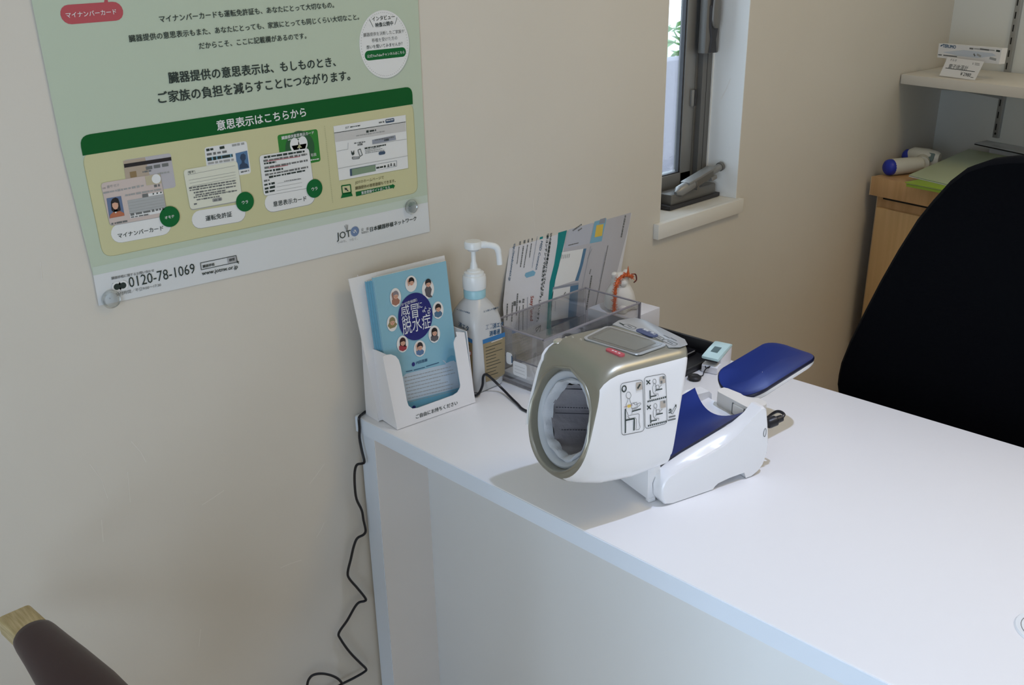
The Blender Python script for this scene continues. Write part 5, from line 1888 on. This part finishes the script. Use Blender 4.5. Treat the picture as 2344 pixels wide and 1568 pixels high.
path += [on_wall(768, 1574, -0.012), on_wall(740, 1586, -0.012), on_wall(700, 1610, -0.012), on_wall(690, 1680, -0.010)]
sp_ = sm_path(path, 4)
b.tube(sp_, 0.0022, navy_cable, 8)
b.build('cable', pc, True)
b = MB()
lp_ = [on_wall(784, 1565, -0.0135), on_wall(774, 1554, -0.014), on_wall(758, 1546, -0.014), on_wall(738, 1542, -0.014), on_wall(720, 1544, -0.014), on_wall(709, 1552, -0.014), on_wall(703, 1570, -0.014), on_wall(700, 1620, -0.012)]
b.tube(sm_path(lp_, 5), 0.0022, navy_cable, 8)
b.build('cable', pc, True)
# ------------------------------------------------------------------ end of the room: cabinet, shelf and what stands there
cz = D + 0.111
CA = math.radians(13.5)
CF, CU, CI = V((1.793, -0.016, 0)), V((-math.sin(CA), -math.cos(CA), 0)), V((math.cos(CA), -math.sin(CA), 0))


def cf(u, d=0.0, z=0.0):
    """Point u metres along the cabinet front, d metres behind it."""
    return CF + CU * u + CI * d + V((0, 0, z))


def backd(u):
    """Depth from the cabinet front to the end wall at u."""
    p = cf(u)
    return (p - EP).dot(EN) / (-CI.dot(EN)) - 0.004 if False else -((p - EP).dot(EN)) / CI.dot(EN) - 0.004


CL = 0.95
cab = thing('cabinet', 'low beech wood cabinet in the corner against the end wall', 'cabinet', (1.9, -0.45, 0))
def slab(u0, u1, d0, z0, z1, m, b, d1=None, bev=0.0012):
    q = [cf(u0, d0), cf(u1, d0), cf(u1, backd(u1) if d1 is None else d1), cf(u0, (backd(u0) if d1 is None else d1))]
    q = [V((p.x, min(p.y, -0.003), z0)) for p in q]
    b.prism(q, (0, 0, z1 - z0), m, bev)
b = MB()
slab(0.002, CL, 0.0, cz - 0.052, cz, oak_m, b)
slab(0.0, 0.0025, -0.0006, cz - 0.052, cz + 0.0004, oak_edge, b, 0.40, 0)
b.build('cabinet_top', cab, True)
b = MB()
slab(0.016, CL - 0.01, 0.018, 0.05, cz - 0.0522, oak_m, b)
slab(0.0145, 0.017, 0.0172, 0.05, cz - 0.0522, oak_edge, b, 0.30, 0)
slab(0.03, CL - 0.03, 0.05, 0.0, 0.05, black_pl, b, None, 0)
slab(0.036, CL - 0.03, 0.0155, cz - 0.0605, cz - 0.0540, slot_m, b, 0.03, 0)
b.build('carcass', cab, True)
wd = (CL - 0.05) / 2
for k in range(2):
    u0 = 0.028 + k * wd
    b = MB()
    slab(u0, u0 + wd - 0.004, 0.002, 0.06, cz - 0.083, oak_l, b, 0.0178)
    dr = b.build('door', cab, True)
    b = MB()
    uh = u0 + (wd - 0.05 if k == 0 else 0.04)
    slab(uh, uh + 0.012, -0.014, cz - 0.30, cz - 0.18, steel_m, b, 0.0022, 0.002)
    b.build('handle', dr, True)

# infrared thermometer lying on the cabinet
tg = thing('infrared_thermometer', 'white infrared thermometer with blue end caps lying on the cabinet by the wall', 'thermometer', (1.90, -0.07, cz))
b = MB()
def onc(x, y, h=0.0):
    return on_plane(1940 + x / 3.136, 240 + y / 3.136, (0, 0, cz + h), (0, 0, 1))
h1 = 0.024
g0, g1 = V((1.835, -0.048, cz + h1)), V((1.930, -0.098, cz + h1 + 0.002))
gd = (g1 - g0).normalized()
b.tube([g0, g0 + gd * 0.008, g0 + gd * 0.05, g0 + gd * 0.10], [0.0220, 0.0232, 0.0225, 0.0205], off_white, 20)
q0, q1 = V((1.995, -0.032, cz + 0.032)), V((1.985, -0.126, cz + 0.030))
b.loft([[p + V((0, 0, z)) + V((1, 0.1, 0)) * x for x, z in rrect(w, hh, min(w, hh) * 0.42, 5)] for p, w, hh in
        ((q0, 0.036, 0.040), (q0 + (q1 - q0) * 0.15, 0.050, 0.056), (q0 + (q1 - q0) * 0.6, 0.052, 0.058), (q0 + (q1 - q0) * 0.92, 0.044, 0.050), (q1, 0.034, 0.040))], off_white)
b.tube([g1, V((1.968, -0.085, cz + 0.028))], [0.0205, 0.020], off_white, 16)
b.build('casing', tg, True)
for p, d, r in ((g0, -gd, 0.0222), (q0, (q0 - q1).normalized(), 0.0200)):
    b = MB()
    b.lathe([(r, -0.010), (r * 1.03, 0.0), (r * 0.96, 0.008), (r * 0.7, 0.014), (0.001, 0.0165)], p, d, blue_cap, 24)
    cp = b.build('end_cap', tg, True)
    cp['label'] = 'royal blue end cap'
b = MB()
mid = q0 + (q1 - q0) * 0.72
tn = V((-0.9, 0.1, 0.45)).normalized()
tu = (q1 - q0).normalized()
tv = tn.cross(tu).normalized()
b.prism([mid + tn * 0.0225 + tu * x + tv * y for x, y in rrect(0.040, 0.024, 0.004, 4)], tn * 0.0035, scr_m, 0.001)
b.build('screen', tg, True)

# green files on the cabinet
def gq(x, y, h):
    return on_plane(1940 + x / 3.136, 240 + y / 3.136, (0, 0, cz + h), (0, 0, 1))
fa = thing('green_file', 'bright lime green plastic file at the bottom on the wooden cabinet', 'file', (1.92, -0.25, cz))
dirb = (gq(880, 345, 0.022) - gq(440, 515, 0.014))
F0 = [gq(418, 588, 0.0), gq(418, 588, 0.0) + CU * 0.25]
dirb.z = 0
dirb.normalize()
F0 += [F0[1] + CI * 0.10, F0[0] + CI * 0.20]
b = MB()
b.prism([V((p.x, p.y, cz + 0.0006)) for p in F0], V((0, 0, 0.0075)), lime_m, 0.001)
b.prism([V((p.x, p.y, cz + 0.0108)) - CI * 0.006 for p in F0], V((0, 0, 0.0032)), lime_m, 0.0006)
b.build('cover', fa, True)
b = MB()
b.prism([V((p.x, p.y, cz + 0.0084)) + CU * 0.002 for p in F0], V((0, 0, 0.0021)), lime_pale)
b.build('papers', fa, True)
fb = thing('clear_file', 'pale green see-through file sloping up from the lime green file to the white box', 'file', (1.95, -0.25, cz + 0.015))
fl = gq(440, 512, 0.016)
bl = on_plane(1940 + 870 / 3.136, 240 + 325 / 3.136, (0, 0, cz + 0.050), (0, 0, 1))
br2 = bl + EU * 0.25
fr2 = fl + EU * 0.25
q = [fl, fr2, br2, bl]
b = MB()
b.prism([p + V((0, 0, 0.0016)) for p in q], (0, 0, 0.0022), lime_pale, 0.0004)
b.build('cover', fb, True)
b = MB()
low = [V((p.x, p.y, cz + 0.0146)) for p in q]
lid = [p + V((0, 0, 0.0006)) for p in q]
b.add(low + lid, [[3, 2, 1, 0], [4, 5, 6, 7], [0, 1, 5, 4], [1, 2, 6, 5], [2, 3, 7, 6], [3, 0, 4, 7]], paper_m)
b.build('papers', fb, True)
# white box against the wall with a thin tablet on top
wbz = cz + 0.064
wb = on_plane(1940 + 1020 / 3.136, 240 + 302 / 3.136, (0, 0, wbz), (0, 0, 1))
wu, wo = (wb - EP).dot(EU), (wb - EP).dot(EN)
b = MB()
b.prism([ew(wu, cz + 0.0003, 0.004), ew(wu + 0.40, cz + 0.0003, 0.004), ew(wu + 0.40, cz + 0.0003, wo), ew(wu, cz + 0.0003, wo)], (0, 0, 0.0637), paper_m, 0.002)
pb = b.build('paper_box')
tag(pb, 'white paper box on the cabinet under the thin tablet', 'box')
tl_ = on_plane(1940 + 910 / 3.136, 240 + 280 / 3.136, (0, 0, wbz + 0.003), (0, 0, 1))
tt_ = on_plane(1940 + 1060 / 3.136, 240 + 250 / 3.136, (0, 0, wbz + 0.003), (0, 0, 1))
tb = thing('tablet', 'thin pale tablet lying on the white paper box on the cabinet', 'tablet', tl_)
tabp = [tl_, tl_ + EU * 0.30 + (tl_ - tt_) * 0.25, tt_ + EU * 0.30, tt_]
b = MB()
b.prism([V((p.x, p.y, wbz + 0.0004)) for p in tabp], V((0, 0, 0.0030)), slot_m, 0.0008)
b.build('back_shell', tb, True)
b = MB()
b.prism([V((p.x, p.y, wbz + 0.0035)) for p in tabp], V((0, 0, 0.0030)), mat('pale_glass', (0.50, 0.53, 0.57), 0.15), 0.0008)
b.build('front_glass', tb, True)

# wall rail with slots, shelf on bracket
ra, rb_, rc = on_end(2338, 0, 0.01), on_end(2305, 168, 0.01), on_end(2274, 315, 0.01)
RU = ((rb_ - EP).dot(EU) + (rc - EP).dot(EU)) / 2
rl = thing('shelf_rail', 'grey slotted metal shelf rail fixed upright on the end wall', 'rail', ew(RU, rc.z))
rz0, rz1 = rc.z, D + 1.25
b = MB()
def ebox(u0, u1, o0, o1, z0, z1, m, b, bev=0.0):
    b.prism([ew(u0, z0, o0), ew(u1, z0, o0), ew(u1, z0, o1), ew(u0, z0, o1)], (0, 0, z1 - z0), m, bev)
ebox(RU - 0.009, RU + 0.009, 0.0004, 0.010, rz0, rz1, steel_m, b, 0.001)
z = rz0 + 0.022
while z < rz1 - 0.03:
    ebox(RU - 0.0035, RU + 0.0005, 0.0096, 0.0104, z, z + 0.018, slot_m, b)
    z += 0.034
b.lathe([(0.0035, 0), (0.003, 0.001), (0.0005, 0.0014)], ew(RU, rz0 + 0.012, 0.010), EN, slot_m, 12)
b.build('slotted_strip', rl, True)
sz = D + 0.379
SF = V((1.934, -0.004, sz))
b = MB()
q = [SF, SF + EU * 1.1, SF + EU * 1.1 - EN * ((SF - EP).dot(EN) - 0.0110), V((0, 0, 0))]
q[3] = V((EP.x - 0.0110 / math.cos(EA) - 0.002, -0.004, sz))
b.prism([V((p.x, p.y, sz - 0.026)) for p in q], (0, 0, 0.026), shelf_m, 0.0012)
shf = b.build('shelf')
tag(shf, 'cream wall shelf board fixed above the cabinet', 'shelf')
bk = thing('shelf_bracket', 'grey metal bracket under the cream shelf at the slotted rail', 'bracket', ew(RU, sz - 0.03, 0.1))
b = MB()
b.prism([ew(RU, sz - 0.0268, 0.0104), ew(RU, sz - 0.0268, 0.250), ew(RU, sz - 0.036, 0.248), ew(RU, sz - 0.042, 0.18), ew(RU, sz - 0.075, 0.0104)], EU * 0.0028, steel_m)
b.build('arm', bk, True)
b = MB()
ebox(RU - 0.012, RU + 0.014, 0.17, 0.25, sz - 0.0290, sz - 0.0262, steel_m, b)
b.build('flange', bk, True)

# thermometer carton and its price card on the shelf
def c9(x, y):
    return (2000 + x / 6.032, y / 6.032)
TO = EP + EN * 0.215
tc = thing('thermometer_carton', 'flat white printed carton standing on the shelf behind the price card', 'carton', ew(0.2, sz, 0.2))
def te(x, y, l=0):
    return on_plane(*c9(x, y), TO + EN * (0.00015 * l), EN)
b = MB()
q = [te(902, 600), te(1772, 668), te(1728, 886), te(876, 792)]
b.prism(q, -EN * 0.020, shadow_free_white)
lo_ = [V((p.x, p.y, sz + 0.0004)) for p in (q[2] - EU * 0.085, q[3] + EU * 0.030)]
b.prism([lo_[0] - EN * 0.004, lo_[1] - EN * 0.004, lo_[1] - EN * 0.018, lo_[0] - EN * 0.018], (0, 0, max(q[2].z, q[3].z) + 0.003 - sz), shadow_free_white)
b.text('TERUMO', te(950, 652, 2), te(1130, 672, 2), EN, navy_ink, 0, 0.04)
b.poly([te(915, 640, 2), te(935, 618, 2), te(968, 616, 2), te(950, 628, 2), te(935, 640, 2)], navy_ink)
for x0, y0, x1, y1, w, m in ((1322, 668, 1375, 674, .004, ink2), (1385, 672, 1460, 678, .0026, ink_soft), (1465, 676, 1595, 692, .004, ink2), (1600, 690, 1670, 698, .0026, ink_soft), (1690, 700, 1745, 708, .0045, ink_m),
                             (890, 755, 940, 760, .003, ink2), (960, 762, 1150, 782, .003, ink2), (1380, 742, 1400, 775, .004, ink2), (1425, 750, 1480, 780, .005, ink_soft), (1600, 800, 1690, 825, .006, ink_soft)):
    b.strip([te(x0, y0, 2), te(x1, y1, 2)], w, EN, m)
b.poly([te(x, y, 1) for x, y in ((950, 720), (1240, 690), (1640, 735), (1690, 770), (1440, 800), (1160, 770))], mat('pale_blue_grey_print', (0.60, 0.66, 0.74), 0.5))
b.build('printed_box', tc, True)
pd = thing('price_card', 'white price card for the thermometer leaning on the shelf edge', 'price card', ew(0.2, sz, 0.26))
CP = EP + EN * 0.262 + V((0, 0, sz + 0.0005))
CN = (EN * 0.93 + V((0, 0, 0.37))).normalized()
def pe(x, y, l=0):
    return on_plane(*c9(x, y), CP + CN * (0.0003 + 0.00015 * l), CN)
b = MB()
cq = [pe(1020, 788), pe(1525, 850), pe(1395, 1108), pe(905, 1042)]
zb = sz + 0.0008
b.prism(cq, -CN * 0.0006, shadow_free_white)
b.text('テルモ', pe(1052, 838, 2), pe(1138, 850, 2), CN, ink_m, 0, 0.0, 1.0)
b.text('電子体温計', pe(1024, 938, 2), pe(1290, 970, 2), CN, ink2, 0, 0.01)
b.strip([pe(990, 938, 2), pe(1396, 990, 2)], 0.0016, CN, ink_m)
b.text('￥2980', pe(1185, 1038, 2), pe(1330, 1062, 2), CN, ink_m, 0, 0.01)
b.strip([pe(1335, 1066, 2), pe(1375, 1072, 2)], 0.0016, CN, ink2)
b.strip([pe(1372, 865, 2), pe(1368, 892, 2)], 0.0026, CN, ink_soft)
b.strip([pe(1395, 872, 2), pe(1462, 880, 2)], 0.0020, CN, ink_soft)
b.strip([pe(1395, 892, 2), pe(1462, 900, 2)], 0.0020, CN, ink_soft)
b.build('card', pd, True)

# ------------------------------------------------------------------ black office chair behind the desk
CXC, CYC = 0.735, -0.745
ch = thing('office_chair', 'black fabric office chair with a tall curved backrest behind the desk', 'chair', (CXC - 0.15, CYC, 0))
HALF = [(0.255, -0.14), (0.276, -0.11), (0.290, -0.055), (0.290, -0.036), (0.288, -0.012), (0.277, 0.033), (0.257, 0.096), (0.237, 0.155), (0.215, 0.213), (0.191, 0.269), (0.171, 0.304), (0.149, 0.338), (0.127, 0.361), (0.097, 0.376), (0.068, 0.383), (0.03, 0.388)]
out = [(y, z) for y, z in HALF] + [(-y, z) for y, z in HALF[::-1]]
def cring(k, dx):
    pts = []
    for y, z in out:
        zc, yc = 0.12, 0.0
        y2, z2 = y * k, zc + (z - zc) * k
        pts.append(V((CXC + dx - 0.0 * y2 ** 2, CYC + y2, D + z2)))
    return pts
b = MB()
b.loft([cring(0.02, 0.020), cring(0.35, 0.019), cring(0.70, 0.014), cring(0.90, 0.006), cring(0.975, 0.002), cring(1.0, 0.012), cring(1.0, 0.040), cring(0.97, 0.056), cring(0.90, 0.062), cring(0.02, 0.070)], black_fab, True, True, True)
b.build('backrest', ch, True)
b = MB()
b.loft([[V((CXC - 0.22 + x * k, CYC + y * k, z)) for x, y in rrect(0.46, 0.50, 0.10, 6)] for k, z in ((0.90, 0.425), (0.98, 0.435), (1.0, 0.46), (0.97, 0.49), (0.85, 0.50))], black_fab)
b.build('seat', ch, True)
b = MB()
b.tube(sm_path([V((CXC - 0.12, CYC, 0.41)), V((CXC + 0.06, CYC, 0.42)), V((CXC + 0.11, CYC, 0.52)), V((CXC + 0.085, CYC, 0.70)), V((CXC + 0.068, CYC, 0.80))], 5), 0.022, black_pl, 10)
b.build('back_support', ch, True)
b = MB()
b.tube([V((CXC - 0.2, CYC, 0.10)), V((CXC - 0.2, CYC, 0.26)), V((CXC - 0.2, CYC, 0.262)), V((CXC - 0.2, CYC, 0.425))], [0.028, 0.028, 0.018, 0.018], black_pl, 16)
b.build('gas_column', ch, True)
b = MB()
for k in range(5):
    a = 2 * math.pi * k / 5 + 0.3
    d = V((math.cos(a), math.sin(a), 0))
    o = V((CXC - 0.2, CYC, 0))
    b.tube([o + d * 0.01 + V((0, 0, 0.11)), o + d * 0.15 + V((0, 0, 0.10)), o + d * 0.27 + V((0, 0, 0.075))], [0.026, 0.022, 0.016], black_pl, 10)
b.build('star_base', ch, True)
for k in range(5):
    a = 2 * math.pi * k / 5 + 0.3
    d = V((math.cos(a), math.sin(a), 0))
    p = V((CXC - 0.2, CYC, 0.0275)) + d * 0.265
    t2 = V((-d.y, d.x, 0))
    b = MB()
    b.lathe([(0.015, -0.018), (0.0272, -0.014), (0.0272, 0.014), (0.015, 0.018)], p, t2, black_pl, 18)
    b.tube([p + V((0, 0, 0.022)), p + V((0, 0, 0.055))], 0.008, black_pl, 8)
    b.build('caster', ch, True)

# ------------------------------------------------------------------ patient chair, only its near arm reaches into the picture
az = D - 0.05
ac2 = thing('armchair', 'wooden armchair with a maroon padded arm, only its pale wood arm tip in view', 'chair', (-0.78, -0.42, 0))
def arm_parts(xc):
    p = [V((xc - 0.003, -0.070, az)), V((xc + 0.001, -0.118, az)), V((xc + 0.0015, -0.128, az)), V((xc + 0.004, -0.20, az + 0.002)), V((xc + 0.008, -0.30, az + 0.004)), V((xc + 0.010, -0.46, az + 0.004))]
    b = MB()
    d = (p[1] - p[0]).normalized()
    rings = []
    for q, k in ((p[0], 0.94), (p[0] + d * 0.0015, 1.0), (p[1] + d * 0.02, 1.0), (p[5], 1.0)):
        rings.append([q + V((x * k, 0, z * k)) for x, z in rrect(0.037, 0.026, 0.005, 4)])
    b.loft(rings, pale_wood, True, True, True)
    arm = b.build('armrest', ac2, True)
    b = MB()
    prf = ((0.1145, 0.0165, 0.0135), (0.1160, 0.0205, 0.0165), (0.1200, 0.0228, 0.019), (0.128, 0.0238, 0.020), (0.16, 0.0262, 0.0225), (0.20, 0.0300, 0.025), (0.26, 0.0345, 0.028), (0.36, 0.036, 0.029), (0.44, 0.033, 0.028), (0.452, 0.022, 0.019))
    rings = []
    for y, rx, rz in prf:
        rings.append([V((xc + 0.001 + (y - 0.118) * 0.028 + rx * math.cos(t), -y, az + 0.002 + rz * math.sin(t))) for t in [2 * math.pi * i / 28 for i in range(28)]])
    b.loft(rings, maroon_m, True, True, True)
    b.build('arm_pad', arm, True)
    for y in (-0.20, -0.44):
        b = MB()
        b.box((xc - 0.014, y - 0.016, 0.0), (xc + 0.016, y + 0.016, az - 0.010), pale_wood, 0.004)
        b.build('leg', ac2, True)
arm_parts(-0.541)
arm_parts(-1.06)
b = MB()
b.box((-1.035, -0.62, 0.36), (-0.565, -0.17, 0.44), maroon_m, 0.02, 3)
b.build('seat', ac2, True)
b = MB()
b.box((-1.035, -0.665, 0.44), (-0.565, -0.61, 0.85), maroon_m, 0.018, 3)
b.build('backrest', ac2, True)
for x in (-1.02, -0.575):
    b = MB()
    b.box((x - 0.018, -0.69, 0.0), (x + 0.018, -0.655, 0.80), pale_wood, 0.004)
    b.build('leg', ac2, True)

# the lettering helper is not part of the place
bpy.data.objects.remove(_tob, do_unlink=True)
